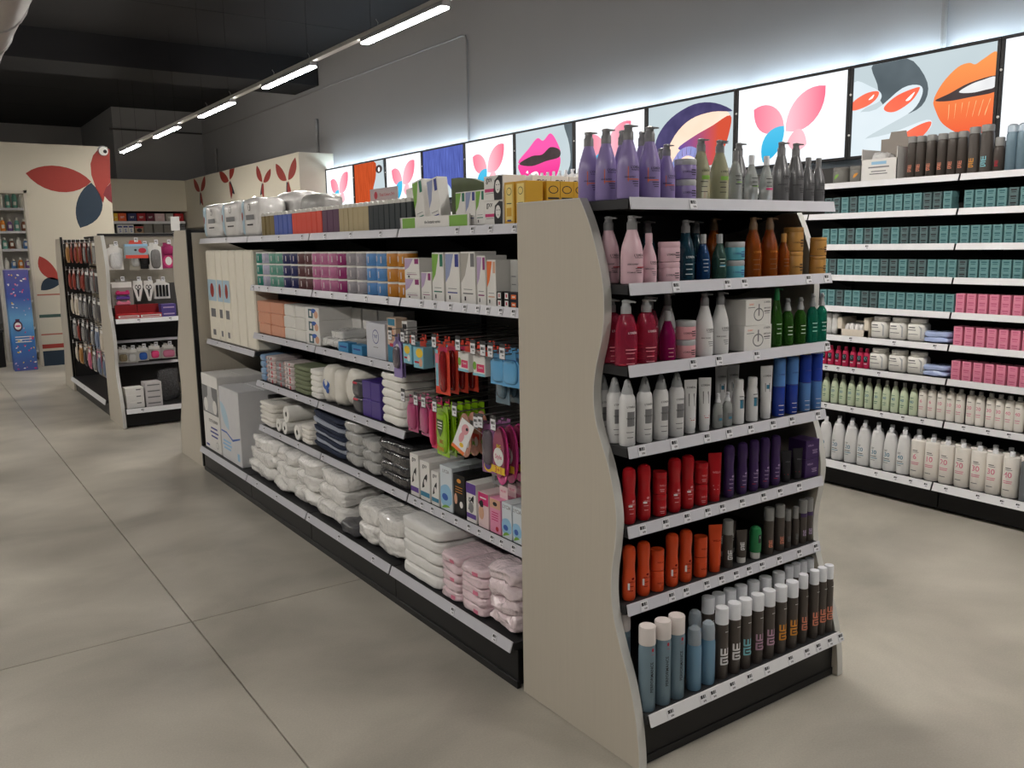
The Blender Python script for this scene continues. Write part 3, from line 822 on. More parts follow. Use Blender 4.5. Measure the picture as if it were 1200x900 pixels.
# ================================================================ LIGHT BOXES
LX = 3.755; LZ0, LZ1 = 2.165, 2.79; LC = (LZ0 + LZ1) / 2
E_W = emis('backlit_white', (252, 253, 255), (238, 246, 252), BOX, 2)
E_P1 = emis('backlit_rose', (244, 120, 146), (252, 190, 200), BOX * .92, axis='X', lo=-.35, hi=.1)
E_P2 = emis('backlit_pink', (250, 190, 202), (242, 112, 138), BOX * .92, axis='X', lo=.0, hi=.3)
E_B = emis('backlit_blue', (40, 168, 216), (90, 196, 232), BOX * .9, axis='Z', lo=-.3, hi=.05)
E_SKIN = emis('backlit_grey_skin', (190, 206, 212), (214, 226, 230), BOX * .8, 2)
E_SKIND = emis('backlit_dark_skin', (72, 82, 88), (120, 132, 138), BOX * .75, 4)
E_OR = emis('backlit_orange', (240, 104, 66), (248, 160, 90), BOX * .85, axis='Z', lo=-.2, hi=.25)
E_ORL = emis('backlit_light_orange', (252, 176, 112), (254, 200, 150), BOX * .9, 8)
E_NAIL = emis('backlit_coral', (244, 92, 70), (250, 126, 96), BOX * .9, 6)
E_MOUTH = emis('backlit_shadow', (60, 50, 52), (96, 84, 84), BOX * .7, 6)
E_TOOTH = emis('backlit_teeth', (214, 216, 218), (240, 240, 240), BOX * .9, 9)
E_MAG = emis('backlit_magenta', (226, 40, 134), (250, 92, 170), BOX * .9, axis='Z', lo=-.25, hi=.1)
E_VIO = emis('backlit_violet', (52, 48, 84), (96, 88, 134), BOX * .8, 7)
E_RED = emis('backlit_red', (104, 84, 158), (212, 84, 60), BOX * .85, axis='X', lo=-.1, hi=.32)
E_IRIS = emis('backlit_iris', (112, 150, 196), (170, 150, 214), BOX * .9, 12)
E_HB = hair_emis('backlit_blue_hair', (26, 22, 84), (120, 140, 236), BOX * .8)
E_HR = hair_emis('backlit_red_hair', (120, 34, 14), (238, 104, 56), BOX * .85)
E_SK2 = emis('backlit_pale_skin', (206, 222, 230), (232, 240, 244), BOX * .88, 3)
E_HI = emis('backlit_highlight', (250, 240, 236), (255, 255, 255), BOX, 5)
E_PEACH = emis('backlit_peach', (250, 206, 180), (252, 226, 206), BOX * .95, 5)
def logo():
    return [('r', 0, 0, .955, .585, E_W),
      ('p', leaf((-.33, .13), (-.045, -.02), .085, .115), E_P1), ('p', leaf((.30, .215), (-.03, -.06), .12, .11), E_P2),
      ('p', leaf((-.045, -.02), (-.23, -.27), .065, .10), E_B), ('p', leaf((-.012, -.14), (.16, -.17), .10, .055), E_P1)]
def clipart(items):
    out = []
    for it in items:
        if it[0] == 's':
            out.append(('p', [(max(-.477, min(.477, x)), max(-.292, min(.292, z))) for x, z in smooth(it[1])], it[2]))
        else: out.append(it)
    return out
def art_lips_nails():
    ln = [('s', [(.2 + .042 * q, -.04), (.204 + .042 * q, -.04), (.204 + .038 * q, -.10), (.2 + .038 * q, -.13), (.201 + .04 * q, -.09)], E_ORL) for q in range(7)]
    return clipart([('r', 0, 0, .955, .585, E_SKIN), ('s', [(-.34, .30), (-.10, .30), (.05, .12), (.02, -.02), (-.15, -.06), (-.27, .05), (-.30, .16)], E_SKIND),
      ('s', [(-.477, .2), (-.34, .15), (-.27, .1), (-.28, .05), (-.38, .02), (-.477, -.02)], E_SK2), ('s', [(-.477, -.02), (-.3, .0), (-.12, .11), (.0, .11), (.02, .05), (-.04, -.04), (-.2, -.11), (-.35, -.17), (-.477, -.24)], E_SK2),
      ('s', [(-.477, -.2), (-.2, -.17), (.06, -.11), (.09, -.16), (.0, -.22), (-.2, -.292), (-.477, -.292)], E_SK2),
      ('s', [(-.477, .07), (-.38, .115), (-.29, .115), (-.30, .07), (-.37, .03), (-.477, .015)], E_NAIL), ('s', [(-.24, .01), (-.15, .07), (-.02, .10), (.0, .085), (-.05, .02), (-.15, -.03), (-.22, -.025)], E_NAIL), ('s', [(-.12, -.2), (.0, -.14), (.09, -.125), (.07, -.18), (-.02, -.25), (-.1, -.25)], E_NAIL),
      ('s', [(-.36, .07), (-.32, .1), (-.33, .075)], E_HI), ('s', [(-.09, .03), (-.03, .075), (-.06, .03)], E_HI),
      ('s', [(.10, .0), (.15, .10), (.24, .18), (.31, .195), (.35, .18), (.40, .205), (.477, .23), (.5, .1), (.477, .04), (.38, .05), (.28, .03), (.18, .0)], E_OR),
      ('s', [(.10, .0), (.18, -.01), (.30, .0), (.477, .0), (.5, -.1), (.477, -.19), (.40, -.235), (.28, -.22), (.17, -.15), (.12, -.07)], E_OR)] + ln + [
      ('s', [(.11, .0), (.2, .03), (.32, .075), (.477, .095), (.5, .05), (.477, .0), (.33, -.01), (.2, -.015)], E_MOUTH),
      ('s', [(.26, .03), (.33, .065), (.40, .08), (.477, .088), (.477, .03), (.42, .02), (.34, .015)], E_TOOTH)])
def art_pink_lips():
    return clipart([('r', 0, 0, .955, .585, E_SKIN), ('s', [(.34, .30), (.477, .30), (.48, -.30), (.30, -.30), (.43, -.1), (.42, .1)], E_SKIND),
      ('s', [(-.44, -.01), (-.25, .12), (-.1, .21), (0, .175), (.12, .235), (.22, .15), (.28, .02), (.1, .0), (-.12, -.03)], E_MAG),
      ('s', [(-.44, -.03), (-.15, -.02), (.08, .0), (.27, .0), (.25, -.14), (.1, -.27), (-.12, -.28), (-.33, -.19)], E_MAG),
      ('s', [(-.42, -.02), (-.2, .04), (-.02, .04), (.12, .10), (.27, .06), (.26, -.01), (.05, -.03), (-.2, -.06)], E_MOUTH), ('s', [(-.22, -.14), (-.12, -.12), (-.08, -.16), (-.16, -.2)], E_HI), ('s', [(-.30, -.12), (-.27, -.1), (-.26, -.13)], E_HI)])
def art_eye():
    return clipart([('r', 0, 0, .955, .585, E_SKIN), ('s', [(-.3, -.1), (-.1, .1), (.15, .2), (.36, .17), (.44, .1), (.38, -.1), (.2, -.26), (-.1, -.28)], E_PEACH),
      ('s', [(-.40, -.1), (-.36, .05), (-.2, .18), (.05, .255), (.28, .235), (.46, .15), (.25, .17), (.02, .14), (-.16, .03), (-.34, -.2)], E_VIO),
      ('s', [(-.12, -.08), (.06, .0), (.25, .06), (.44, .12), (.43, -.02), (.36, -.16), (.24, -.25), (.14, -.18), (.02, -.12)], E_RED),
      ('s', [(-.2, -.22), (-.1, -.1), (.04, -.08), (.17, -.16), (.21, -.25), (.12, -.2), (.0, -.15), (-.1, -.18), (-.17, -.27)], E_IRIS),
      ('s', [(-.14, -.27), (-.06, -.19), (.04, -.17), (.13, -.21), (.16, -.29), (-.12, -.29)], E_HI), ('e', .01, -.245, .055, .045, E_IRIS), ('e', .01, -.25, .028, .025, E_MOUTH)] + [('p', [(-.16 + .045 * q, -.2 + .06 * math.sin(q * .5)), (-.155 + .045 * q, -.2 + .06 * math.sin(q * .5)), (-.185 + .055 * q, -.13 + .07 * math.sin(q * .5))], E_MOUTH) for q in range(8)])
def art_blue_hair():
    return clipart([('r', 0, 0, .955, .585, E_HB), ('s', [(-.12, -.16), (.1, -.13), (.2, -.292), (-.2, -.292)], E_SKIN)])
def art_red_hair():
    return clipart([('r', 0, 0, .955, .585, E_SKIN), ('s', [(-.477, .30), (.16, .30), (.2, .1), (.1, -.1), (.2, -.30), (-.477, -.30), (-.49, 0)], E_HR), ('e', .3, .18, .1, .055, E_MOUTH), ('e', .3, .175, .03, .03, E_HI), ('s', [(.36, -.2), (.46, -.18), (.46, -.24), (.37, -.24)], E_SKIND), ('s', [(.43, .30), (.477, .30), (.477, -.1), (.45, .05)], E_SKIND)])
frame_me = MB()
for (x0, z0, x1, z1) in ((-.499, -.3125, .499, -.2925), (-.499, .2925, .499, .3125), (-.499, -.2925, -.478, .2925), (.478, -.2925, .499, .2925)):
    frame_me.box(x0, 0, z0, x1, .05, z1, M_BLACK, .002)
frame_me = frame_me.mesh('frame', False)
back_me = MB().box(-.479, .012, -.293, .479, .05, .293, M_DARK).mesh('back', False)
pic = {k: print_mesh(fn(), .012) for k, fn in (('logo', logo), ('lipsnails', art_lips_nails), ('lips', art_pink_lips), ('eye', art_eye), ('blue', art_blue_hair), ('red', art_red_hair))}
seq = ['logo', 'lipsnails', 'logo', 'eye', 'logo', 'lips', 'logo', 'blue', 'logo', 'red', 'logo']
ll = {'lipsnails': 'backlit picture of orange lips and coral fingernails above the wall shelving', 'eye': 'backlit picture of an eye with violet and red make-up', 'lips': 'backlit picture of glossy magenta lips', 'blue': 'backlit picture of deep blue hair', 'red': 'backlit picture of a face behind copper red hair'}
lg = ['white light box with pink and blue petal logo beyond the orange lips picture', '', 'white light box with petal logo between the orange lips and the eye picture', '', 'white light box with petal logo between the eye and the magenta lips picture', '', 'white light box with petal logo between the magenta lips and blue hair pictures', '', 'white light box with petal logo between the blue hair and red hair pictures', '', 'white light box with petal logo next to the ivory bulkhead']
clip_me = MB().lathe([(.008, 0), (.008, .004), (.002, .006)], M_WHITE, 10).mesh('clip')
for i, k in enumerate(seq):
    yc = .313 - 1 + i + .5
    o = thing('light_box', ll.get(k) or lg[i], 'light box', (LX, yc, LC), -PI / 2)
    obj('frame', frame_me, o); obj('back_plate', back_me, o); obj('backlit_print', pic[k], o)
    for z in (-.15, .12): obj('clip', clip_me, o, (-.489, 0, z), rot=(PI / 2, 0, 0))
    obj('led_strip', MB().box(-.47, .06, .28, .47, .085, .288, M_GLOW).mesh('strip', False), o)
    obj('wall_bracket', MB().box(-.3, .05, .0, -.27, .143, .03, M_STEEL).box(.27, .05, .0, .3, .143, .03, M_STEEL).mesh('bracket', False), o)

# ================================================================ PRODUCTS
bake_texts(["L'ORÉAL", 'PROFESSIONNEL', 'SERIE EXPERT', 'VITAMINO COLOR', 'LISS ULTIME', 'PERFORMANCE', 'WELLA', 'TECNI ART', 'EXPERT', '6', '10', '20', '30', '40', 'gxv', 'LYCIA', 'BIC', 'Pure', 'Style', '3+1', 'OXYGEN', 'developer', 'SET', 'the botanic series', 'VELVET', 'Classic', 'TUTTI I GIORNI', 'Total Colours 24 h', 'ROLL', 'TNT', 'AMPOULES', 'EIMI', 'XXL', 'S', 'CREMA'])
def C(name, c, r=.32, **k): return mat(name, c, r, **k)
LAV = C('lavender_plastic', (150, 134, 188), .28); PNK = C('pale_pink_plastic', (226, 190, 200), .28); SIL = C('silver_plastic', (128, 128, 130), .3, metal=.45)
def liquid(name, c): return mat(name, c, .08, trans=.55, ior=1.36, var=.03)
CLR = liquid('clear_gel', (206, 206, 176)); TEALD = liquid('dark_teal_liquid', (42, 84, 104)); BLU = liquid('blue_liquid', (36, 84, 140)); GRNT = liquid('green_teal_liquid', (72, 112, 100))
AMB = liquid('amber_liquid', (186, 96, 30)); AMB2 = liquid('dark_amber_liquid', (110, 56, 22)); RASP = mat('raspberry_liquid', (226, 72, 108), .08, trans=.7, ior=1.36, var=.03); MAGL = liquid('magenta_liquid', (176, 30, 110)); GRN = liquid('green_liquid', (64, 120, 44)); TGRN = liquid('emerald_liquid', (28, 140, 112)); CLEAR = liquid('clear_liquid', (214, 218, 216))
TURQ = C('turquoise_plastic', (98, 176, 192)); GOLD = C('gold_plastic', (196, 146, 78), .32); BRZ = C('bronze_plastic', (132, 104, 78), .35)
WHT = C('milk_white_plastic', (226, 226, 226), .28); SALM = C('salmon_pink_plastic', (222, 160, 166), .3)
REDP = C('deep_red_plastic', (176, 26, 34), .28); REDD = C('dark_red_plastic', (120, 14, 22), .26); ORG = C('burnt_orange_plastic', (212, 76, 34), .3); ORGD = C('dark_orange_plastic', (164, 50, 22), .28)
PUR = C('dark_purple_plastic', (66, 44, 92), .3); PURD = C('deep_purple_plastic', (40, 28, 60), .28); TAU = C('taupe_black_plastic', (78, 71, 66), .34); BLK = C('soft_black_plastic', (38, 37, 40), .4)
STB = C('steel_blue_metal', (122, 146, 160), .3, metal=.15); STB2 = C('mist_blue_plastic', (112, 150, 176), .25); DOME = liquid('clear_dome_plastic', (214, 226, 234))
CAPP = C('pearl_cap_plastic', (222, 214, 210), .35); CAPW = C('frosted_white_cap', (232, 234, 238), .4); CAPG = C('ash_grey_cap', (150, 150, 148), .4)
BLUB = C('cobalt_blue_plastic', (44, 72, 170), .26); BLUL = C('sky_blue_plastic', (92, 140, 204), .28); GRNP = C('grass_green_plastic', (40, 128, 76), .3)
I_OR = C('orange_ink', (236, 120, 60), .5); I_RED = C('red_ink', (190, 40, 60), .5); I_WH = C('white_ink', (228, 228, 228), .5); I_BL = C('blue_ink', (60, 100, 180), .5); I_LB = C('light_blue_ink', (130, 196, 206), .5); I_MV = C('mauve_ink', (188, 150, 172), .5); I_GO = C('amber_ink', (222, 150, 56), .5); I_SA = C('salmon_ink', (226, 140, 112), .5); I_GR = C('grey_ink', (120, 120, 122), .5); I_PK = C('pink_ink', (226, 130, 156), .5); I_TL = C('teal_ink', (60, 130, 160), .5); I_PU = C('purple_ink', (98, 66, 148), .5); I_GN = C('leaf_green_ink', (126, 176, 72), .5); I_DG = C('deep_green_ink', (30, 116, 92), .5); I_NV = C('navy_ink', (52, 62, 140), .5); I_YE = C('yellow_ink', (240, 200, 60), .5); I_MG = C('magenta_ink', (206, 52, 116), .5); I_SK = C('skin_tone_ink', (216, 168, 140), .5); I_LV = C('lilac_ink', (186, 164, 198), .5)
def lore(h, r, ink=M_INK, accent=None, z=.42, s=1.0):
    it = [('t', "L'ORÉAL", r * .35, h * z, .0095 * s, ink), ('t', 'PROFESSIONNEL', r * .35, h * (z - .035), .0042 * s, ink),
          ('t', 'SERIE EXPERT', -r * .25, h * (z - .13), .0055 * s, ink), ('r', r * .3, h * (z - .19), r * .7, h * .008, ink), ('r', r * .3, h * (z - .22), r * .6, h * .008, ink), ('r', r * .35, h * (z - .25), r * .5, h * .008, ink)]
    if accent: it.insert(0, ('r', -r * .42, h * (z - .09), r * .07, h * .20, accent)); it.append(('r', r * .05, h * (z - .16), r * 1.1, h * .012, accent))
    return it
def block(h, ink, n=4, w=.02, z=.4, x=0.0, step=.02, th=.0022):
    return [('r', x, h * z - i * step * h * 4, w * (1, .8, .9, .6, .7)[i % 5], th, ink) for i in range(n)]
def jartext(h, r, ink=M_INK): return [('t', "L'ORÉAL", -r * .2, h * .36, .0075, ink), ('r', r * .45, h * .45, r * .55, h * .05, ink), ('r', r * .45, h * .33, r * .6, h * .05, ink), ('r', r * .45, h * .22, r * .5, h * .04, ink)]

Y1 = -.474; YB = -.385
_row = row
def row(k, pts, label, rotz=None, jitter=0.05):
    # stock on the end display is turned a little towards the aisle
    if rotz is None: rotz = {'box': 0.0, 'tube': -.5}.get(k.cat, -.34)
    _row(k, pts, label, rotz, jitter)
def at(xs, y, z): return [(x, y, z) for x in xs]
S1, S2, S3, S4, S5, S6 = ENDZ; S7 = .178
# --- top shelf
k = pump_bottle('pump_bottle', .213, .033, LAV, M_GREY, lore(.213, .033, M_INK, I_OR))
row(k, [(.07, -.291, S1), (.07, -.372, S1), (.066, Y1, S1), (.152, Y1, S1), (.142, -.368, S1), (.214, -.38, S1)], 'tall lavender pump bottle with grey pump on the end display top shelf', None, .12)
k = pump_bottle('pump_bottle', .165, .0265, LAV, M_GREY, lore(.165, .0265, M_INK, I_OR, s=.85))
row(k, at([0.223], Y1, S1), 'small lavender pump bottle beside the lavender jars on the end display')
k = jar('cream_jar', .062, .034, LAV, M_LGREY, jartext(.062, .034), .3)
row(k, [(0.304, Y1, S1), (0.304, Y1, S1 + .062)], 'lavender cream jar with grey lid, one of a stacked pair')
k = pump_bottle('pump_bottle', .165, .0265, LAV, M_GREY, None); row(k, [(0.289, YB, S1)], 'lavender pump bottle standing behind the stacked lavender jars')
k = pump_bottle('pump_bottle', .19, .03, CLR, M_GREY, [('r', .006, .07, .03, .012, I_GN), ('t', "L'ORÉAL", .006, .09, .008, M_INK)] + block(.19, M_INK, 3, .024, .3))
row(k, at([0.372, 0.458], Y1, S1), 'clear yellowish pump bottle with grey pump on the end display top shelf')
k = cap_bottle('shampoo_bottle', .16, .023, CLEAR, M_GREY, [('r', .004, .06, .02, .003, I_GN)] + block(.16, M_INK, 3, .022, .5)); row(k, at([0.534], Y1, S1), 'clear bottle with tall grey cap next to the clear pump bottles')
k = cap_bottle('shampoo_bottle', .15, .023, CLEAR, CAPW, [('r', .004, .05, .024, .004, I_GN)] + block(.15, M_INK, 3, .022, .5)); row(k, at([0.612], Y1, S1), 'clear bottle with frosted cap and green stripe')
k = cap_bottle('shampoo_bottle', .15, .023, CLEAR, CAPW, [('r', .004, .042, .03, .006, I_MG)] + block(.15, M_INK, 3, .022, .5)); row(k, at([0.687], Y1, S1), 'clear bottle with frosted cap and magenta stripe')
k = pump_bottle('pump_bottle', .20, .029, SIL, M_GREY, lore(.2, .029)); 
row(k, at([0.762, 0.839], Y1, S1), 'tall silver grey pump bottle on the end display top shelf')
row(k, at([0.559, 0.652], YB, S1), 'silver grey pump bottle standing behind the small clear bottles')
k = cap_bottle('shampoo_bottle', .155, .0235, SIL, M_GREY, lore(.155, .0235, s=.8)); row(k, at([0.909, 0.967], Y1, S1), 'small silver grey bottle at the right panel of the end display')
k = jar('cream_jar', .062, .032, M_GREY, M_LGREY, None); row(k, [(0.576, -.30, S1), (0.576, -.30, S1 + .062), (0.674, -.30, S1), (0.674, -.30, S1 + .062)], 'grey jar stacked behind the silver pump bottles')
# --- second shelf
k = pump_bottle('pump_bottle', .203, .034, PNK, M_GREY, lore(.203, .034, M_INK, None) + [('r', .018, .05, .03, .003, I_RED), ('t', 'VITAMINO COLOR', -.004, .035, .005, M_INK)])
row(k, [(.075, -.378, S2), (.083, Y1, S2)], 'tall pale pink pump bottle with grey pump on the second end shelf', None, .08)
k = cap_bottle('shampoo_bottle', .15, .025, PNK, PNK, lore(.15, .025, s=.85), capr=.45); row(k, at([0.152], Y1, S2), 'small pale pink bottle with pink cap')
k = jar('cream_jar', .062, .034, PNK, PNK, jartext(.062, .034)); row(k, [(0.238, Y1, S2), (0.238, Y1, S2 + .062)], 'pale pink cream jar, one of a pair stacked on the second end shelf')
k = pump_bottle('pump_bottle', .19, .03, TEALD, M_GREY, [('t', "L'ORÉAL", .006, .075, .009, I_WH)] + block(.19, I_WH, 3, .026, .28)); row(k, at([0.309], Y1, S2), 'dark teal translucent pump bottle')
row(k, [(0.231, YB, S2), (0.166, YB, S2), (0.450, YB, S2)], 'dark teal pump bottle standing behind the front bottles')
k = cap_bottle('shampoo_bottle', .145, .0235, BLU, M_LGREY, block(.145, I_WH, 4, .02, .45)); row(k, at([0.390], Y1, S2), 'small blue translucent bottle with grey cap')
k = cap_bottle('shampoo_bottle', .145, .0245, GRNT, M_LGREY, [('r', .002, .045, .022, .005, I_TL)] + block(.145, I_WH, 3, .02, .45)); row(k, at([0.466], Y1, S2), 'small green translucent bottle with grey cap')
k = jar('cream_jar', .06, .0325, TURQ, M_LGREY, jartext(.06, .0325, I_NV)); row(k, [(0.540, Y1, S2), (0.540, Y1, S2 + .06)], 'turquoise cream jar with silver lid, one of a stacked pair')
k = pump_bottle('pump_bottle', .20, .030, AMB, BRZ, [('t', "L'ORÉAL", .004, .085, .008, I_GO)] + block(.2, BRZ, 3, .026, .3)); row(k, at([0.629, 0.713], Y1, S2), 'tall amber pump bottle with bronze pump')
row(k, [(0.536, YB, S2)], 'amber pump bottle standing behind the turquoise jars')
k = cap_bottle('shampoo_bottle', .145, .0235, AMB, GOLD, block(.145, BRZ, 3, .02, .4)); row(k, at([0.790], Y1, S2), 'small amber bottle with gold cap')
k = jar('cream_jar', .083, .034, GOLD, GOLD, jartext(.083, .034), .2); row(k, [(0.869, Y1 + .02, S2), (0.869, Y1 + .02, S2 + .0835)], 'large gold cream jar, one of a stacked pair')
k = jar('cream_jar', .065, .0285, GOLD, GOLD, jartext(.065, .0285), .2); row(k, [(0.976, Y1 - .005, S2), (0.976, Y1 - .005, S2 + .0655)], 'small gold cream jar at the right panel, one of a stacked pair')
# --- third shelf
k = pump_bottle('pump_bottle', .198, .034, RASP, M_LGREY, [('t', "L'ORÉAL", .008, .1, .009, I_WH), ('r', .004, .05, .04, .003, SALM)] + block(.198, SALM, 3, .03, .2), sh=.7)
row(k, [(.07, -.395, S3), (0.061, Y1, S3), (0.144, Y1, S3)], 'raspberry red translucent pump bottle on the third end shelf', None, .08); row(k, [(0.239, YB, S3)], 'raspberry pump bottle standing behind the magenta bottle')
k = cap_bottle('shampoo_bottle', .155, .0265, MAGL, M_LGREY, block(.155, SALM, 3, .02, .25)); row(k, at([0.236], Y1, S3), 'small magenta translucent bottle with grey cap')
k = jar('cream_jar', .06, .0325, SALM, M_LGREY, jartext(.06, .0325)); row(k, [(0.317, Y1, S3), (0.317, Y1, S3 + .06)], 'salmon pink jar with silver lid, one of a stacked pair')
k = pump_bottle('pump_bottle', .205, .0295, WHT, M_GREY, lore(.205, .0295)); row(k, at([0.402, 0.477], Y1, S3), 'tall white pump bottle with grey pump on the third end shelf'); row(k, [(0.323, YB, S3)], 'white pump bottle standing behind the salmon pink jars')
k = carton('ampoule_box', .132, .09, .086, M_PAPER, [('e', .0, .035, .026, .022, I_GR), ('e', .0, .035, .022, .018, M_PAPER), ('r', 0, .05, .006, .04, I_GR), ('t', "L'ORÉAL", .042, .075, .009, M_INK), ('t', 'AMPOULES', .042, .055, .007, M_INK), ('r', .042, .045, .03, .003, M_INK), ('r', .042, .038, .026, .002, I_GR), ('t', 'EXPERT', -.04, .07, .007, I_OR), ('r', -.04, .06, .035, .002, I_GR)])
row(k, [(0.633, Y1 - .03, S3), (0.633, Y1 - .03, S3 + .0865)], 'white ampoule box with round printed vial, one of a stacked pair')
k = pump_bottle('pump_bottle', .205, .022, GRN, GRNP, block(.2, I_WH, 3, .02, .4)); row(k, at([0.763], Y1, S3), 'tall green pump bottle beside the ampoule boxes')
k = spray_bottle('spray_bottle', .165, .0225, GRN, M_LGREY, block(.165, I_WH, 3, .02, .4)); row(k, at([0.824, 0.896], Y1, S3), 'green translucent spray bottle with grey nozzle')
k = spray_bottle('spray_bottle', .175, .021, TGRN, M_LGREY, block(.175, I_WH, 3, .02, .4)); row(k, at([0.965, 1.018], Y1, S3), 'emerald green spray bottle at the right panel of the third end shelf')
# --- fourth shelf
tec = [('r', .004, .085, .026, .045, I_GR), ('t', 'TECNI ART', .004, .086, .0065, M_INK), ('t', "L'ORÉAL", .004, .122, .008, M_INK)]
k = mousse('mousse_can', .205, .025, WHT, M_LGREY, tec + block(.2, I_GR, 2, .024, .22)); row(k, [(.066, -.362, S4), (.066, -.418, S4), (0.068, Y1, S4)] + at([0.140, 0.210, 0.280], Y1, S4), 'white mousse can with pointed grey nozzle on the fourth end shelf', None, .08)
k = tube('styling_tube', .175, .043, WHT, WHT, [('r', .002, .11, .02, .04, I_GR), ('t', "L'ORÉAL", .002, .15, .008, M_INK), ('r', .004, .05, .018, .002, I_RED), ('r', .004, .044, .014, .002, I_RED)]); row(k, at([0.344, 0.411], Y1, S4), 'white styling tube with grey square print')
k = spray_bottle('serum_bottle', .115, .0175, CLEAR, CAPW, [('r', .002, .035, .02, .022, I_GR), ('r', .002, .03, .012, .008, I_TL)]); row(k, at([0.475, 0.523], Y1, S4), 'small clear serum bottle with white pump')
k = cap_bottle('styling_bottle', .153, .0205, WHT, WHT, [('r', .003, .07, .016, .03, I_TL), ('r', .008, .07, .006, .03, I_GR)] + block(.15, M_INK, 2, .016, .64), capr=.8, sh=.8); row(k, at([0.577, 0.648], Y1, S4), 'rounded white styling bottle with blue square print')
k = tube('styling_tube', .185, .044, WHT, WHT, [('r', .002, .11, .018, .03, I_GR), ('r', .003, .112, .01, .014, I_TL), ('t', "L'ORÉAL", .002, .15, .008, M_INK)]); row(k, at([0.721], Y1, S4), 'white styling tube with blue and grey print next to the blue bottles'); row(k, [(0.652, YB, S4), (0.590, YB, S4)], 'white styling tube standing behind the rounded white bottles')
def duo(name, top, bot): 
    r = .0215; b = MB().lathe([(r * .9, 0), (r, .004), (r, .105), (r, .106)], bot, 18).mesh('b'); t = MB().lathe([(r, .106), (r, .107), (r, .20), (r * .93, .206), (r * .1, .206)], top, 18).mesh('t')
    return Kind(name, 'bottle', [('lower_body', b), ('upper_body', t), ('label_print', print_mesh([('t', "L'ORÉAL", .003, .15, .0075, I_NV), ('r', 0, .106, .04, .004, I_NV)] + block(.2, I_WH, 3, .02, .2), 0, r))])
row(duo('sun_care_bottle', BLUL, BLUB), at([0.791, 0.863], Y1, S4), 'blue cylindrical bottle, cobalt below and sky blue above'); row(duo('sun_care_bottle', BLUB, BLUL), at([0.937, 1.002], Y1, S4), 'blue cylindrical bottle, sky blue below and cobalt above')
# --- fifth shelf (red / purple)
wl = lambda h, ink: [('t', 'WELLA', .006, h * .36, .0085, ink), ('e', .006, h * .42, .005, .004, ink)] + block(h, ink, 2, .016, .28)
k = wavy_bottle('shampoo_bottle', .178, .0215, REDP, REDP, wl(.178, SALM) + [('r', -.004, .06, .012, .006, I_WH)]); row(k, [(.06, -.40, S5)] + at([0.077, 0.141, 0.276, 0.337], Y1, S5), 'deep red shampoo bottle on the fifth end shelf')
rj = [('t', 'WELLA', .004, .03, .0075, SALM)] + block(.07, SALM, 2, .016, .25)
k = jar('mask_jar', .072, .0225, REDP, REDP, rj, .25); row(k, [(x, Y1, S5 + dz) for x in (0.210, 0.401) for dz in (0, .0725)], 'deep red mask jar, one of a stacked pair')
k = tube('conditioner_tube', .165, .048, REDP, REDP, [('t', 'WELLA', .004, .10, .009, SALM)] + block(.16, SALM, 2, .02, .35), .14); row(k, at([0.467], Y1, S5), 'deep red conditioner tube between red jars and purple bottles')
k = wavy_bottle('shampoo_bottle', .182, .0185, PUR, PUR, wl(.18, I_LV) + [('r', -.006, .028, .012, .002, I_RED)]); row(k, at([0.538, 0.605, 0.666, 0.724, 0.783], Y1, S5), 'dark purple shampoo bottle on the fifth end shelf')
k = tube('gel_tube', .115, .04, BLK, BLK, [('r', -.004, .03, .014, .003, I_RED), ('t', 'WELLA', .004, .075, .006, I_GR)]); row(k, at([0.846, 0.911], Y1, S5), 'short black tube with red line next to the purple boxes')
k = carton('treatment_box', .075, .08, .07, PUR, [('t', 'WELLA', -.012, .05, .01, I_LV)] + block(.07, I_LV, 3, .03, .45, .012)); row(k, [(min(.972, 1.013), Y1 - .02, S5), (min(.972, 1.013), Y1 - .02, S5 + .0705)], 'dark purple treatment box, one of a stacked pair')
# --- sixth shelf (orange / taupe)
k = wavy_bottle('shampoo_bottle', .178, .0215, ORG, ORG, wl(.178, REDD) + [('r', -.008, .05, .006, .022, I_WH)]); row(k, at([0.079, 0.142, 0.270, 0.334], Y1, S6), 'burnt orange shampoo bottle on the sixth end shelf')
k = jar('mask_jar', .07, .0225, ORG, ORG, [('t', 'WELLA', .004, .03, .0075, REDD)], .25); row(k, [(x, Y1, S6 + dz) for x in (0.203, 0.406) for dz in (0, .0705)], 'burnt orange mask jar, one of a stacked pair')
k = tube('conditioner_tube', .165, .048, ORG, ORG, [('t', 'WELLA', .004, .11, .009, REDD)], .14); row(k, at([0.477], Y1, S6), 'burnt orange conditioner tube')
def eimi(ink, z0, s, x=.0):
    """vertical mark: a comb of three prongs over a hook"""
    it = []; t = s * .17
    for q in (-1, 0, 1): it.append(('r', x + q * s * .36, z0 + s * .95, t, s * .62, ink))
    it.append(('r', x, z0 + s * .62, s * .85, t, ink))
    it += [('r', x - s * .36, z0 + s * .0, t, s * .72, ink), ('r', x, z0 + s * .32, s * .85, t, ink), ('r', x, z0 - s * .34, s * .85, t, ink), ('r', x + s * .36, z0 - s * .24, t, s * .3, ink), ('r', x + s * .05, z0 - s * .0, s * .5, t, ink)]
    return it
k = can('hair_spray', .17, .018, TAU, CAPG, eimi(I_WH, .04, .02), .3); row(k, at([0.542], Y1, S6), 'taupe can with long ash grey cap beside the orange tube')
k = tube('paste_tube', .118, .04, TAU, M_WHITE, eimi(I_WH, .055, .016), .18); row(k, at([0.614], Y1, S6), 'taupe tube standing on its white cap'); row(k, [(0.605, YB, S6), (0.660, YB, S6)], 'taupe tube standing behind the green bottle')
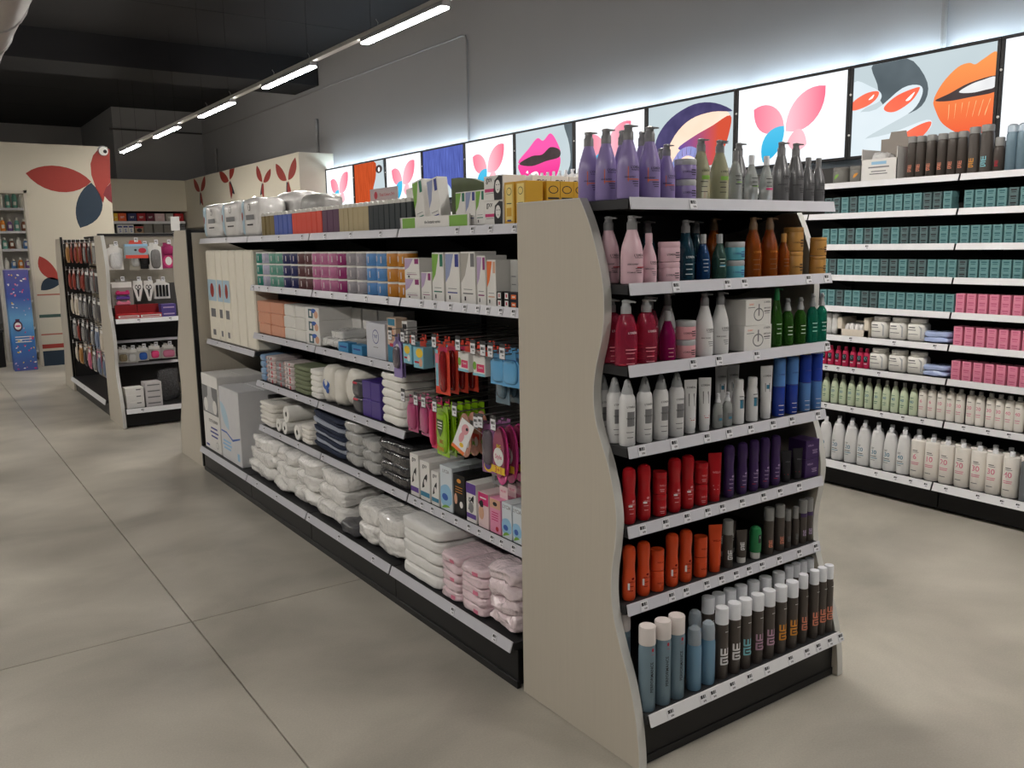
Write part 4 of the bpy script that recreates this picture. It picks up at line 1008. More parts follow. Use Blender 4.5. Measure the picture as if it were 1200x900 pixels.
k = can('gel_bottle', .118, .0215, M_WHITE, GRNP, [], .8, 1.0); k = Kind('gel_bottle', 'bottle', [('cap', MB().lathe([(.016, 0), (.017, .002), (.018, .022), (.02, .024)], M_WHITE, 18).mesh('c')), ('body', MB().lathe([(.0205, .024), (.0215, .03), (.0215, .095), (.018, .11), (.008, .118), (.001, .118)], GRNP, 18).mesh('b')), ('label_print', print_mesh([('r', .006, .075, .014, .03, M_INK), ('t', 'S', .006, .08, .012, I_WH)], 0, .0215))])
row(k, at([0.688], Y1, S6), 'green gel bottle standing on its white cap')
k = can('hair_spray', .172, .0185, TAU, CAPG, eimi(I_SA, .035, .016), .27); row(k, at([0.760, 0.821], Y1, S6), 'taupe spray can with grey cap and salmon mark')
k = can('hair_spray', .145, .0135, TAU, CAPG, eimi(I_GR, .03, .012), .3, .8); row(k, at([0.868, 0.914], Y1, S6), 'slim taupe bottle with grey cap')
k = can('hair_spray', .165, .0165, TAU, CAPG, [('r', 0, .108, .032, .014, PUR)] + eimi(I_LV, .035, .013), .3); row(k, at([min(.954, 0.958), min(.99, 1.024)], Y1, S6), 'taupe bottle with grey cap and purple band at the right panel')
# --- base shelf
Y7 = -.575
perf = [('t', 'PERFORMANCE', .006, .115, .0145, M_INK, PI / 2), ('e', .008, .205, .004, .006, I_RED), ('t', 'WELLA', .009, .19, .004, I_RED)]
k = can('hair_spray', .277, .0265, STB, CAPP, perf, .21, 1.0); row(k, at([0.064, 0.131, 0.192], Y7, S7), 'tall steel blue hair spray can with pearl cap on the base shelf')
k = Kind('spray_bottle', 'bottle', [('body', MB().lathe([(.022, 0), (.024, .004), (.024, .145), (.0215, .155)], STB2, 18).mesh('b')), ('sprayer', MB().lathe([(.007, .155), (.007, .185), (.009, .187), (.009, .2), (.002, .202)], STB, 12).mesh('s')), ('dome_cap', MB().lathe([(.022, .156), (.0225, .19), (.019, .208), (.01, .216), (.001, .217)], DOME, 18).mesh('d'))])
row(k, [(0.275, Y7, S7), (0.340, Y7, S7)], 'mist blue spray bottle under a clear dome cap'); row(k, [(0.289, Y7 + .085, S7), (0.372 - .004, Y7 + .085, S7)], 'mist blue dome capped bottle standing in the second line')
inks = [I_WH, I_WH, I_LB, I_MV, I_MV, I_GO, I_GO]; nm = ['white', 'white', 'pale blue', 'mauve', 'mauve', 'amber', 'amber']
kk = {}
for ink, n_ in zip(inks, nm):
    if n_ not in kk: kk[n_] = can('hair_spray', .247, .0225, TAU, CAPW, eimi(ink, .066, .034, .002) + [('r', .006, .168, .012, .002, I_WH)], .225, 1.0)
xs7 = [0.405, 0.466, 0.521, 0.584, 0.645, 0.709, 0.772]
for n_ in ('white', 'pale blue', 'mauve', 'amber'): row(kk[n_], at([x for x, q in zip(xs7, nm) if q == n_], Y7, S7), 'taupe hair spray can with white cap and %s mark on the base shelf' % n_)
k = can('hair_spray', .258, .0188, TAU, CAPW, eimi(I_SA, .064, .03, .002) + [('r', .006, .18, .012, .002, I_WH)], .2, .9, .03); row(k, at([min(.986 - .041 * (3 - q), x) for q, x in enumerate((0.835, 0.899, 0.967, 1.032))], Y7, S7), 'slim taupe hair spray can with white cap and salmon mark')
row(k, [(x, Y7 + .085, S7) for x in (min(.986 - .041 * (3 - q), x) for q, x in enumerate((0.865, 0.927, 1.001, 1.060)))], 'slim taupe can with white cap in the second line of the base shelf')
row(kk['white'], [(x, Y7 + .085, S7) for x in (0.431, 0.483, 0.541, 0.599, 0.665, 0.731, 0.805)], 'taupe can with white cap in the second line of the base shelf')
row(can('hair_spray', .277, .0265, STB, CAPP, None, .21, 1.0), [(.07, Y7 + .12, S7)], 'steel blue can tucked behind the panel on the base shelf')

# ================================================================ LONG SIDE OF THE MAIN RUN (products face -x)
RL = -PI / 2
def mid(e): return (e[0] + e[1]) / 2
def wid(e, g=.004): return abs(e[0] - e[1]) - g
XF = .105
ZT, Z2, Z3, Z4, Z5, Z6 = 1.692, 1.394, 1.094, .792, .502, .181
# --- top shelf: wrapped towel packs
PKW = mat('white_towel_pack', (230, 228, 226), .35, coat=.7, bump=.4, bscale=14); PKB = C('pale_blue_print', (178, 206, 222), .4)
tw = [4.046, 3.611, 3.196, 2.827]
for i in range(3):
    w = tw[i] - tw[i + 1] - .01
    k = soft('towel_pack', w - .01, .19, .235, PKW, 3 + i, .008, items=[('r', -w * .34, .12, w * .22, .2, PKB), ('e', w * .05, .18, .022, .022, M_INK), ('e', w * .05, .18, .018, .018, PKW), ('r', w * .07, .12, w * .4, .03, I_GR), ('r', w * .07, .075, w * .3, .008, M_INK), ('e', -w * .34, .13, .014, .026, M_ER)], n=8, sq=7.0)
    k.put((.10, (tw[i] + tw[i + 1]) / 2, ZT), RL, 'white and pale blue wrapped towel pack on the top shelf', 'white and pale blue wrapped towel packs')
soft('towel_pack', .42, .18, .27, PKW, 9, .01).put((.30, 2.937, ZT), RL, 'large plain white wrapped pack behind the coloured slab boxes')
soft('towel_pack', .34, .17, .24, mat('grey_film_pack', (160, 160, 156), .4, coat=.5, bump=.4, bscale=14), 10, .01).put((.30, 2.554, ZT), RL, 'grey film wrapped pack behind the coloured slab boxes')
slabs = [('olive', (124, 106, 58), 305, 320, 3), ('blue', (76, 98, 178), 320, 341, 4), ('coral red', (226, 78, 58), 341, 376, 6), ('plum', (92, 56, 84), 376, 396, 3), ('sand', (180, 164, 126), 396, 430.5, 6), ('near-black green', (32, 42, 46), 430.5, 482, 8)]
sx = [(2.812, 2.592), (2.592, 2.309), (2.309, 1.890), (1.890, 1.676), (1.676, 1.343), (1.343, 0.917)]
RIB = mat('white_ribbed_top', (214, 212, 206), .5, bump=.4, bscale=200)
for (n_, c, _a, _b, cnt), (ya, yb) in zip(slabs, sx):
    m = C(n_.replace(' ', '_') + '_card', c, .5); w = (ya - yb) / cnt
    b = MB().box(-w / 2 + .002, 0, 0, w / 2 - .002, .18, .118, m, .0025).mesh('b', False)
    t = MB().prism([(-w / 2 + .003, .118), (w / 2 - .003, .118), (w / 2 - .006, .132), (0, .137), (-w / 2 + .006, .132)], .0, .18, RIB).mesh('t', False)
    k = Kind('slab_box', 'box', [('sleeve', b), ('ribbed_top', t)])
    row(k, [(XF, ya - w * (i + .5), ZT) for i in range(cnt)], '%s upright slab box with white ribbed top' % n_, RL)
sg = thing('paper_sign', 'pink lettered paper sign standing behind the sand coloured slab boxes', 'sign', (.42, 1.800, ZT), RL)
obj('card', MB().box(-.16, 0, 0, .16, .003, .235, mat('grey_pink_paper', (196, 184, 184), .7)).mesh('c', False), sg)
obj('lettering', print_mesh([('t', 'Total Colours 24 h', .04, .2, .022, I_RED), ('e', -.09, .2, .02, .02, I_RED)], 0), sg)
# --- botanic display
def botan(ink1, ink2): return lambda w, h: [('p', [(-w * .48, h * .97), (w * .1, h * .97), (-w * .05, h * .75), (-w * .2, h * .55), (-w * .48, h * .4)], ink1), ('r', w * .32, h * .84, w * .26, h * .25, ink2), ('r', 0, h * .2, w * .7, h * .025, ink2), ('r', 0, h * .28, w * .6, h * .012, I_GR), ('r', -w * .2, h * .1, w * .1, h * .08, M_INK)]
G1 = botan(I_GN, I_DG); G2 = botan(C('steel_lilac_ink', (150, 160, 196), .5), I_NV); G3 = botan(C('stone_ink', (176, 172, 164), .5), I_GR); G4 = botan(I_LV, C('plum_ink', (140, 40, 110), .5))
by = [1.002, 0.442]
tray = thing('display_tray', 'low white and green printed display tray for the herbal boxes', 'tray', (.09, mid(by), ZT + .0008), RL)
w = by[0] - by[1]
obj('tray', MB().box(-w / 2, 0, 0, w / 2, .008, .05, M_PAPER, .001).box(-w / 2, 0, 0, w / 2, .22, .006, M_PAPER, .001).box(-w / 2, .0, 0, -w / 2 + .006, .22, .05, M_PAPER).mesh('t', False), tray)
obj('label_print', print_mesh([('r', -w * .36, .024, w * .2, .046, I_GN), ('r', w * .36, .024, w * .24, .046, I_GN), ('t', 'the botanic series', 0, .026, .018, I_GR)], 0), tray)
for i, (yy, G, lb) in enumerate(((0.857, G1, 'tall herbal box with green leaf print leaning in the display tray'), (0.735, G2, 'tall herbal box with lilac leaf print leaning in the display tray'))):
    k = carton('herbal_box', .085, .05, .19, M_PAPER, G(.085, .19)); k.put((.115, yy - .004 * i, ZT + .0145), RL, lb, tilt=(0, -.17, RL))
carton('herbal_box', .05, .06, .165, M_PAPER, None).put((.125, 0.947 + .01, ZT + .0115), RL, 'plain white herbal box leaning at the edge of the display tray', tilt=(0, -.14, RL))
lid = thing('herbal_display', 'dark green printed display lid rising behind the herbal boxes', 'display', (.22, 0.619, ZT + .0072), RL)
DG = mat('moss_green_card', (74, 86, 52), .5, var=.3, scale=12)
obj('lid_panel', MB().prism([(-.16, .0), (.16, 0), (.16, .12), (.08, .17), (0, .19), (-.1, .2), (-.16, .2)], 0, .02, DG).mesh('l', False), lid)
hs = [0.574, 0.500, 0.427, 0.364]
for i, G in enumerate((G1, G2, G1)):
    w = hs[i] - hs[i + 1] - .004
    carton('herbal_box', w, .09, .128, M_PAPER, G(w, .128)).put((.112, (hs[i] + hs[i + 1]) / 2, ZT + .007), RL, ('short herbal box with green leaf print next to the display lid', 'short herbal box with lilac leaf print between two green ones', 'short herbal box with green leaf print beside the black and white box')[i])
# gxv boxes
def gx(w, h, ink, face=True):
    it = [('t', 'gxv', -w * .22, h * .86, min(.03, w * .35), M_INK), ('r', -w * .2, h * .42, w * .5, h * .13, ink), ('r', -w * .2, h * .30, w * .4, h * .02, I_GR)]
    if face: it += [('p', [(w * .05, h * .02), (w * .46, h * .02), (w * .48, h * .95), (w * .3, h * .98), (w * .08, h * .8), (w * .02, h * .4)], M_INK), ('e', w * .24, h * .55, w * .13, h * .26, M_PAPER), ('r', w * .19, h * .62, w * .06, h * .03, M_INK), ('r', w * .31, h * .62, w * .06, h * .03, M_INK), ('r', w * .25, h * .42, w * .07, h * .02, M_INK)]
    return it
gy = [0.358, 0.228]; w = gy[0] - gy[1]
k = carton('hair_removal_box', w, .1, .09, M_PAPER, gx(w, .09, I_MG)); row(k, [(XF, mid(gy), ZT), (XF, mid(gy), ZT + .0905)], 'black and white box with pink bar and a face, one of a stacked pair', RL)
k = carton('hair_removal_box', .084, .085, .09, M_PAPER, [('t', 'gxv', 0, .07, .034, M_INK), ('r', 0, .03, .08, .012, I_MG)])
_row(k, [(.268 + .087 * j, .215, ZT + dz) for j in range(3) for dz in (0, .0907)], 'white box with black lettering stacked behind the yellow boxes', 0, 0)
YEL = C('mustard_card', (214, 164, 44), .45); YELP = C('pale_yellow_print', (238, 214, 130), .5)
yl = lambda w, h: [('r', 0, h * .52, w * .7, h * .85, YELP), ('e', 0, h * .78, w * .25, h * .09, M_INK), ('e', 0, h * .78, w * .22, h * .075, YELP), ('r', 0, h * .5, w * .5, h * .02, M_INK), ('r', 0, h * .3, w * .5, h * .2, YEL), ('r', 0, h * .1, w * .4, h * .04, I_NV)]
k = carton('wax_box', .062, .075, .15, YEL, yl(.062, .15)); row(k, [(.10, .185, ZT), (.10, .115, ZT)], 'yellow box with pale label standing at the cream end panel', RL)
GLD = YEL
k = carton('wax_box', .06, .07, .15, GLD, [('e', 0, .12, .022, .014, M_INK), ('e', 0, .12, .018, .011, GLD), ('r', 0, .09, .05, .006, M_INK), ('r', 0, .05, .05, .04, YEL)])
_row(k, [(.215 + .0612 * j, .075, ZT) for j in range(5)], 'plain yellow box with black oval in the line running back behind the end panel', 0, 0)
# --- second shelf: printed tins, three high
tins = [('teal', (52, 136, 122), [2.931]), ('pale lilac', (186, 184, 206), [2.823]), ('mint', (110, 166, 150), [2.703, 2.588]), ('navy', (50, 52, 100), [2.477, 2.356]), ('cocoa', (104, 70, 72), [2.247, 2.141]), ('orchid pink', (196, 120, 160), [2.039, 1.929, 1.824]), ('magenta', (152, 48, 112), [1.711]), ('grey', (160, 156, 162), [1.598, 1.485]), ('sky blue', (92, 146, 206), [1.372, 1.264]), ('orange', (198, 132, 46), [1.160, 1.053])]
for n_, c, ys in tins:
    m = mat(n_.replace(' ', '_') + '_tin_print', c, .35, var=.28, scale=70)
    k = jar('wax_tin', .068, .046, m, M_WHITE, [('e', -.02, .035, .012, .014, mat('pale_tin_mark', (214, 206, 206), .4)), ('r', .015, .03, .006, .03, mat('pale_tin_mark', (0, 0, 0)))], .14)
    row(k, [(.15, y, Z2 + .0685 * j) for y in ys for j in range(3)], '%s printed tin with white lid in a stack of three' % n_, RL, .25)
e = [1.005, 0.870]; k = carton('colour_box', wid(e), .09, .088, M_PAPER, botan(I_LV, C('plum_ink', 0))(wid(e), .088)); row(k, [(XF, mid(e), Z2), (XF, mid(e), Z2 + .0885)], 'small lilac printed box, one of a stacked pair next to the orange tins', RL)
e = [0.859, 0.771]; carton('colour_box', wid(e), .09, .118, M_PAPER, G4(wid(e), .118)).put((XF, mid(e), Z2), RL, 'short lilac printed box between the stacked pair and the tall green box')
carton('colour_box', .09, .1, .165, M_PAPER, None).put((.22, mid(e), Z2), RL, 'plain white box standing behind the short lilac printed box')
for (e, h, G, lb) in (([0.764, 0.667], .2, G1, 'tall white box with green leaf print on the second shelf'), ([0.656, 0.544], .2, G2, 'tall white box with blue leaf print on the second shelf'), ([0.537, 0.428], .203, G3, 'tall white box with grey leaf print on the second shelf'), ([0.419, 0.356], .188, G4, 'tall white box with lilac leaf print on the second shelf'), ([0.350, 0.286], .172, botan(I_OR, I_SK), 'white box with orange leaf print on the second shelf')):
    carton('colour_box', wid(e), .1, h, M_PAPER, G(wid(e), h)).put((XF, mid(e), Z2), RL, lb)
for i, e in enumerate(([0.281, 0.230], [0.225, 0.173], [0.170, 0.123])):
    carton('colour_box', wid(e), .1, .172, mat('pale_grey_box_card', (196, 196, 192), .5), [('r', 0, .05 + .03 * j, wid(e) * .6, .004, M_GREY) for j in range(3)]).put((XF + .06, mid(e), Z2), RL, 'pale box with faint grey print behind the small black boxes', 'pale boxes on the second shelf')
k = carton('ampoule_box', .04, .04, .028, M_BLACK, [('r', 0, .014, .022, .022, M_PAPER), ('r', 0, .014, .008, .012, I_RED)]); row(k, [(.095, y, Z2 + .0285 * j) for y in (0.252, 0.205) for j in range(2)], 'tiny black box with white label, stacked two high', RL)
k = carton('ampoule_box', .05, .04, .028, C('midnight_card', (30, 32, 48), .4), [('r', .0, .012, .03, .016, I_OR), ('r', 0, .012, .018, .005, M_PAPER)]); row(k, [(.095, 0.160, Z2 + .0285 * j) for j in range(2)], 'tiny midnight blue box with orange label, stacked two high', RL)
# --- third shelf
SLM = C('salmon_wrap', (222, 160, 132), .4, coat=.3)
for n_, m, es in (('salmon wrapped pad block', SLM, [2.974, 2.744, 2.529]), ('white wrapped pad block', mat('white_wrap', (232, 230, 224), .35, coat=.4), [2.522, 2.347, 2.188])):
    for j in range(2):
        e = es[j:j + 2]; k = carton('pad_block', wid(e, .006), .2, .068, m, None, .006, 'pack'); row(k, [(XF, mid(e), Z3 + .0685 * q) for q in range(3)], n_ + ' in a stack of three', RL)
e = [2.181, 1.996]; w = wid(e); k = carton('printed_pack', w, .2, .068, M_PAPER, [('r', -w * .12, .034, w * .35, .05, C('slate_green_ink', (62, 96, 100), .5)), ('e', w * .12, .05, w * .18, .012, I_BL), ('e', w * .3, .03, w * .14, .02, I_SK), ('r', -w * .12, .034, w * .15, .03, M_PAPER)], .002, 'pack'); row(k, [(XF, mid(e), Z3 + .0685 * q) for q in range(3)], 'white pack with green and skin toned picture in a stack of three', RL)
GB = M_PAPER
for i, e in enumerate(([1.961, 1.761], [1.751, 1.565], [1.545, 1.392])):
    k = carton('white_carton', .17, .12, .1, GB, None); row(k, [(.30, mid(e) + .12, Z3 + .1 * q) for q in range(2)], ('plain white carton stacked behind the printed packs', 'plain white carton in the middle stack behind the film bags', 'plain white carton in the stack behind the logo box')[i], RL)
FILM = mat('crinkled_clear_film', (216, 216, 214), .18, coat=1.0, bump=.8, bscale=26)
for j, (y, z) in enumerate(((1.904, 0), (1.783, .0), (1.837, .045))):
    soft('film_bag', .16, .16, .05, FILM, 20 + j, .008).put((.10 + .012 * j, y, Z3 + z), RL, 'clear film bag of white pads lying beside the blue boxes', 'clear film bags of pads')
LBL = C('bright_blue_card', (70, 146, 196), .45)
e = [1.751, 1.585, 1.425]; k = carton('glove_box', .115, .05, .05, LBL, [('r', 0, .028, .08, .008, I_NV)]); row(k, [(.092, (e[0] + e[1]) / 2, Z3), (.092, (e[1] + e[2]) / 2, Z3)], 'low bright blue box at the shelf edge', RL)
e = [1.420, 1.216]; w = wid(e); carton('logo_box', w, .1, .17, C('cool_white_card', (206, 208, 216), .5), [('e', 0, .105, .034, .034, I_NV), ('e', 0, .105, .030, .030, C('cool_white_card', 0)), ('t', 'TNT', 0, .105, .022, I_NV), ('r', 0, .055, .05, .003, I_GR)]).put((XF, mid(e), Z3), RL, 'white box with round blue logo')
e = [1.195, 1.106]; w = wid(e); carton('foot_care_box', w, .06, .205, C('beige_card', (214, 190, 168), .5), [('r', 0, .04, w, .08, I_TL), ('r', 0, .185, w * .8, .03, I_TL), ('r', 0, .08, w * .5, .015, I_RED), ('e', 0, .13, w * .3, .035, I_SK)]).put((XF, mid(e), Z3), RL, 'narrow beige and blue box at the end of the third shelf')
k = carton('sample_box', .05, .05, .075, M_PAPER, [('r', 0, .05, .04, .025, M_INK), ('r', 0, .02, .03, .02, I_GR)]); row(k, [(.12, 1.052, Z3 + .12), (.12, 1.052, Z3 + .045)], 'small black and white box stacked next to the narrow beige box', RL)
# --- fourth shelf
def stack(kn, e, n, h, m, label, items=None, d=.2, x=XF, z=Z4, amp=.003, gap=.0, cat='pack'):
    w = wid(e)
    ks = [soft(kn, w, d, h, m, 31 + q, amp, cat, items(w, h) if items else None, n=5, sq=9.0) for q in range(2)]
    for q in range(n): ks[q % 2].put((x, mid(e), z + (h * .985 + gap) * q), RL, label, label if n > 1 else None)
STW = mat('striped_wipe_wrap', (214, 202, 200), .4, coat=.4, var=.2, scale=90)
stack('tissue_pack', [2.995, 2.907], 4, .042, C('ice_blue_wrap', (126, 160, 196), .35, coat=.5), 'ice blue wrapped tissue pack stacked at the far end of the fourth shelf')
rw = lambda w, h: [('r', -w * .3 + w * .3 * q, h * .5, w * .1, h * .8, (M_EP, I_GR, I_RED)[q]) for q in range(3)]
stack('tissue_pack', [2.899, 2.746], 6, .028, STW, 'striped tissue pack with rose bars in a stack of six', rw)
stack('tissue_pack', [2.739, 2.600], 5, .03, mat('silver_wrap', (190, 188, 190), .25, metal=.4, bump=.3), 'silver striped tissue pack in a stack of five', rw)
stack('tissue_pack', [2.593, 2.446], 6, .027, STW, 'rose striped tissue pack next to the sage green packs', rw)
stack('napkin_pack', [2.432, 2.185], 6, .027, C('sage_green_paper', (118, 126, 98), .7), 'sage green folded napkin pack in a stack of six')
stack('napkin_pack', [2.179, 2.032], 5, .033, M_TISSUE, 'white folded napkin pack in a stack of five')
WB = mat('white_paper_bag', (230, 226, 216), .5, bump=.3, bscale=30, coat=.3)
for i, (e, h, lb) in enumerate((([2.020, 1.865], .2, 'white bag with blue crest print standing on the fourth shelf'), ([1.859, 1.744], .195, 'plain crumpled white bag standing behind the fallen white bag'))):
    w = wid(e, .0); soft('cotton_bag', w, .2, h, WB, 41 + i, .008, 'bag', [('e', 0, h * .5, w * .3, .03, I_BL), ('e', w * .05, h * .56, w * .15, .018, WB), ('e', w * .15, h * .36, w * .15, .018, I_BL)] if i == 0 else None, n=6).put((XF, mid(e), Z4), RL, lb)
soft('cotton_bag', .17, .2, .19, WB, 44, .012, 'bag', None, 6).put((.12, 1.670, Z4 + .014), RL, 'plump white bag slumped against the dark packs', tilt=(0, .1, RL))
e = [1.613, 1.498]; DKP = mat('charcoal_film_pack', (70, 70, 76), .3, coat=.7, bump=.3, bscale=30)
stack('hair_net_pack', e, 2, .085, DKP, 'charcoal film pack with red label, one of two stacked', lambda w, h: [('r', -w * .1, h * .85, w * .5, h * .12, I_RED)], x=.10)
PRW = C('violet_wrap', (74, 54, 138), .4, coat=.3); e = [1.493, 1.397, 1.300]
for j in range(2):
    k = carton('pad_block', wid(e[j:j + 2]), .18, .09, PRW, None, .004, 'pack'); row(k, [(XF, mid(e[j:j + 2]), Z4 + .0905 * q) for q in range(2)], 'violet wrapped pad block in a square of four', RL)
stack('tissue_block', [1.291, 1.074], 6, .042, M_TISSUE, 'white folded tissue block in a stack of six', None, .2, amp=.005)
hd = thing('clear_dome', 'clear plastic bowl lid standing behind the slumped white bag', 'lid', (.42, 1.518 + .1, Z4 + .0008), RL)
obj('dome', MB().lathe([(.08, 0), (.08, .006), (.07, .1), (.05, .17), (.02, .2), (.002, .202)], M_CLEAR, 24).mesh('d'), hd)
# --- fifth shelf
TWM = mat('white_towelling', (234, 230, 222), .9, bump=.6, bscale=90)
stack('folded_towel', [3.069, 2.800], 5, .03, TWM, 'folded white towel in the stack at the far end of the fifth shelf', None, .22, z=Z5, amp=.007, cat='towel')
M_CORE = C('dark_tube_core', (60, 52, 46), .8)
def paper_roll(L, r):
    """paper roll lying with its round end towards the aisle"""
    seg = 20; mb = MB(); v = []; f = []
    for rr, yy in ((r * .3, .0), (r * .94, 0), (r, .006), (r, L), (r * .3, L)):
        for q in range(seg): a = 2 * PI * q / seg; v.append((rr * math.cos(a), yy, r + rr * math.sin(a)))
    for i in range(4):
        for q in range(seg): q2 = (q + 1) % seg; f.append((i * seg + q, i * seg + q2, (i + 1) * seg + q2, (i + 1) * seg + q))
    body = mb.add(v, f, M_TISSUE).mesh('roll')
    co = MB(); v = [(r * .3 * math.cos(2 * PI * q / seg), .02 + dy, r + r * .3 * math.sin(2 * PI * q / seg)) for dy in (0, L - .04) for q in range(seg)]
    co.add(v, [tuple(range(seg)), tuple(range(2 * seg - 1, seg - 1, -1))] + [(q, (q + 1) % seg, seg + (q + 1) % seg, seg + q) for q in range(seg)], M_CORE)
    return Kind('paper_roll', 'roll', [('paper', body), ('core', co.mesh('core'))])
pr_ = paper_roll(.2, .04); pr_.put((.10, 2.710, Z5), RL, 'white paper roll lying beside the folded white towels', 'lower white paper rolls'); pr_.put((.10, 2.593 + .01, Z5), RL, 'white paper roll lying beside the folded white towels', 'lower white paper rolls')
paper_roll(.25, .05).put((.11, 2.593, Z5 + .076), RL, 'large white paper roll lying on top of the lower rolls')
paper_roll(.25, .048).put((.10, 2.399, Z5), RL, 'white paper roll in front of the ribbed white pack')
stack('ribbed_pack', [2.359, 2.204], 4, .028, TWM, 'white ribbed cotton strip in a small stack next to the navy towels', None, .22, z=Z5)
NAVY = mat('navy_towelling', (34, 44, 66), .8, bump=.4, bscale=70); NAVW = mat('blue_white_towelling', (160, 166, 180), .8, bump=.4, bscale=70)
e = [2.191, 1.749]
for q in range(9):
    m = NAVW if q in (1, 3, 6) else NAVY
    soft('folded_towel', wid(e) - .02 * (q % 3), .26, .022, m, 50 + q, .005, 'towel', n=6, sq=9.0).put((XF + .008 * (q % 2), mid(e), Z5 + .012 + .0225 * q), RL, ('pale blue grey folded towel in the navy towel stack' if m is NAVW else 'navy folded towel in the mixed towel stack'), ('pale folded towels' if m is NAVW else 'navy folded towels'), tilt=(0, .05, RL))
FG = mat('grey_film_wrap', (172, 172, 170), .2, coat=1, bump=.7, bscale=24); FD = mat('dark_film_wrap', (52, 52, 54), .22, coat=1, bump=.7, bscale=24)
for es, n in (([1.749, 1.551], 4), ([1.546, 1.357], 3)): stack('film_pack', es, n, .058, FG, 'pale grey film wrapped pack in the crinkled stack', None, .24, z=Z5, amp=.008)
stack('film_pack', [1.352, 1.024], 4, .052, FD, 'dark grey film wrapped pack in a stack of four', None, .24, z=Z5, amp=.008)
bx = [((1.004, 0.924), .195, 0), ((0.912, 0.824), .18, 1), ((0.813, 0.746), .152, 2), ((0.735, 0.633), .195, 3), ((0.626, 0.531), .18, 4), ((0.524, 0.446), .165, 5), ((0.434, 0.356), .145, 6), ((0.350, 0.272), .14, 7), ((0.266, 0.197), .142, 8), ((0.192, 0.133), .142, 9)]
LBP = C('pale_blue_card_print', (150, 196, 226), .5)
lyc = lambda w, h: [('t', 'LYCIA', 0, h * .88, .02, I_GR), ('p', leaf((-w * .45, h * .5), (w * .45, h * .2), w * .5, w * .6), LBP), ('e', -w * .1, h * .3, w * .25, h * .08, I_BL), ('p', leaf((-w * .4, .005), (w * .3, .02), .012, .0), I_GN)]
blb = ['tall white box with purple foot and black sketch', 'white box with blue foot and black sketch', 'small white box with blue band and black lettering', 'pale blue box with round blue seal', 'black cosmetic box with gold emblem', 'white box with purple head and a face print', 'pink cosmetic box with a portrait', 'rose box with header card and flower print', 'pale blue box with flower print next to the rose box', 'pale blue box with round blue seal at the end panel']
for (e, h, i) in bx:
    w = wid(e)
    if i in (0, 1, 2, 5):
        c2 = (I_PU, I_TL, I_TL, I_PU)[(0, 1, 2, 5).index(i)]
        it = [('t', 'gxv', 0, h * (.88 if i != 5 else .6), min(.028, w * .4), M_INK), ('r', 0, h * .16, w * .95, h * .12, c2), ('p', leaf((-w * .3, h * .3), (w * .25, h * .7), w * .12, w * .2), M_INK), ('e', w * .05, h * .45, w * .14, h * .1, M_PAPER)]
        if i == 5: it += [('r', 0, h * .86, w * .98, h * .26, I_PU), ('e', 0, h * .38, w * .25, h * .14, M_GREY)]
        m = M_PAPER
    elif i in (3, 8, 9): it = lyc(w, h); m = C('white_blue_card', (216, 224, 230), .5)
    elif i == 4: it = [('e', 0, h * .85, w * .18, h * .05, I_GO), ('e', -w * .3, h * .4, w * .14, h * .13, I_SK), ('e', w * .18, h * .3, w * .14, h * .08, M_PAPER)] + [('r', 0, h * (.7 - .06 * q), w * .6, .003, I_GO) for q in range(3)]; m = M_BLACK
    elif i == 6: it = [('r', 0, h * .82, w * .98, h * .34, I_MG), ('e', -w * .2, h * .42, w * .26, h * .2, I_SK), ('r', 0, h * .85, w * .6, h * .04, M_PAPER), ('p', leaf((-w * .4, h * .7), (0, h * .6), .02, .01), M_INK)]; m = C('blush_card', (232, 206, 208), .5)
    else: it = [('r', 0, h * .85, w * .98, h * .26, I_SK), ('e', .0, h * .85, w * .2, h * .06, M_INK)] + [('r', 0, h * (.6 - .07 * q), w * .6, .004, I_MG) for q in range(4)] + [('e', w * .2, h * .15, w * .14, h * .07, I_RED)]; m = C('rose_card', (230, 150, 182), .5)
    for j in range(2):
        carton('cosmetic_box', w, .09, h, m, it).put((XF - .008 + j * .0925, mid(e), Z5), RL, blb[i] if j == 0 else 'second-line ' + blb[i])
    if i == 7:
        for j in range(4): carton('header_card', w * .75, .002, .05, C('blush_card', 0), [('t', 'VELVET', 0, .03, .012, I_MG)]).put((XF + .02 + .04 * j, mid(e) - .02, Z5 + h), RL, 'small pale pink header card standing on the rose box', 'pale pink header cards')
hc = thing('header_sign', 'folded grey lettered header sign above the purple topped box', 'sign', (.16, 0.384, Z5 + .17), RL)
obj('card', MB().prism([(-.035, 0), (.035, 0), (.045, .075), (0, .055), (-.045, .075)], 0, .004, M_GREY).mesh('c', False), hc); obj('lettering', print_mesh([('t', 'gxv', 0, .03, .03, M_INK)], 0), hc)
# --- base shelf: soft packs
SW = [(3.119, 2.664, .26, .088, 3), (2.649, 2.310, .26, .088, 3), (2.324, 1.993, .28, .09, 3), (1.993, 1.621, .27, .09, 3)]
XB = .0
PW = M_COTTON
seeds = 60
bl = ['wad of white sheets in clear film next to the tall boxes', 'wad of white sheets in clear film with a reddish fold', 'crumpled wad of white sheets in clear film, second from the folded packs', 'plump wad of white sheets in clear film beside the shrink wrapped pack']
for i, (ya, yb, d, h, n) in enumerate(SW):
    for q in range(n):
        soft('sheet_pack', (ya - yb) * (1.02 - .06 * q), d, h, PW, seeds, .016, n=10).put((XB + .02 + .012 * q, (ya + yb) / 2 + .01 * (q % 2), Z6 + h * .92 * q), RL, bl[i], bl[i]); seeds += 1
for (ya, yb), lb in (((1.447, 1.211), 'shrink wrapped white pad pack lying against the film wads'), ((1.229, 0.961), 'shrink wrapped white pad pack beside the folded white packs')):
    for q in range(2): soft('pad_pack', ya - yb, .3, .105, PW, seeds, .014, n=9).put((XB + .015, (ya + yb) / 2, Z6 + .098 * q), RL, lb, lb); seeds += 1
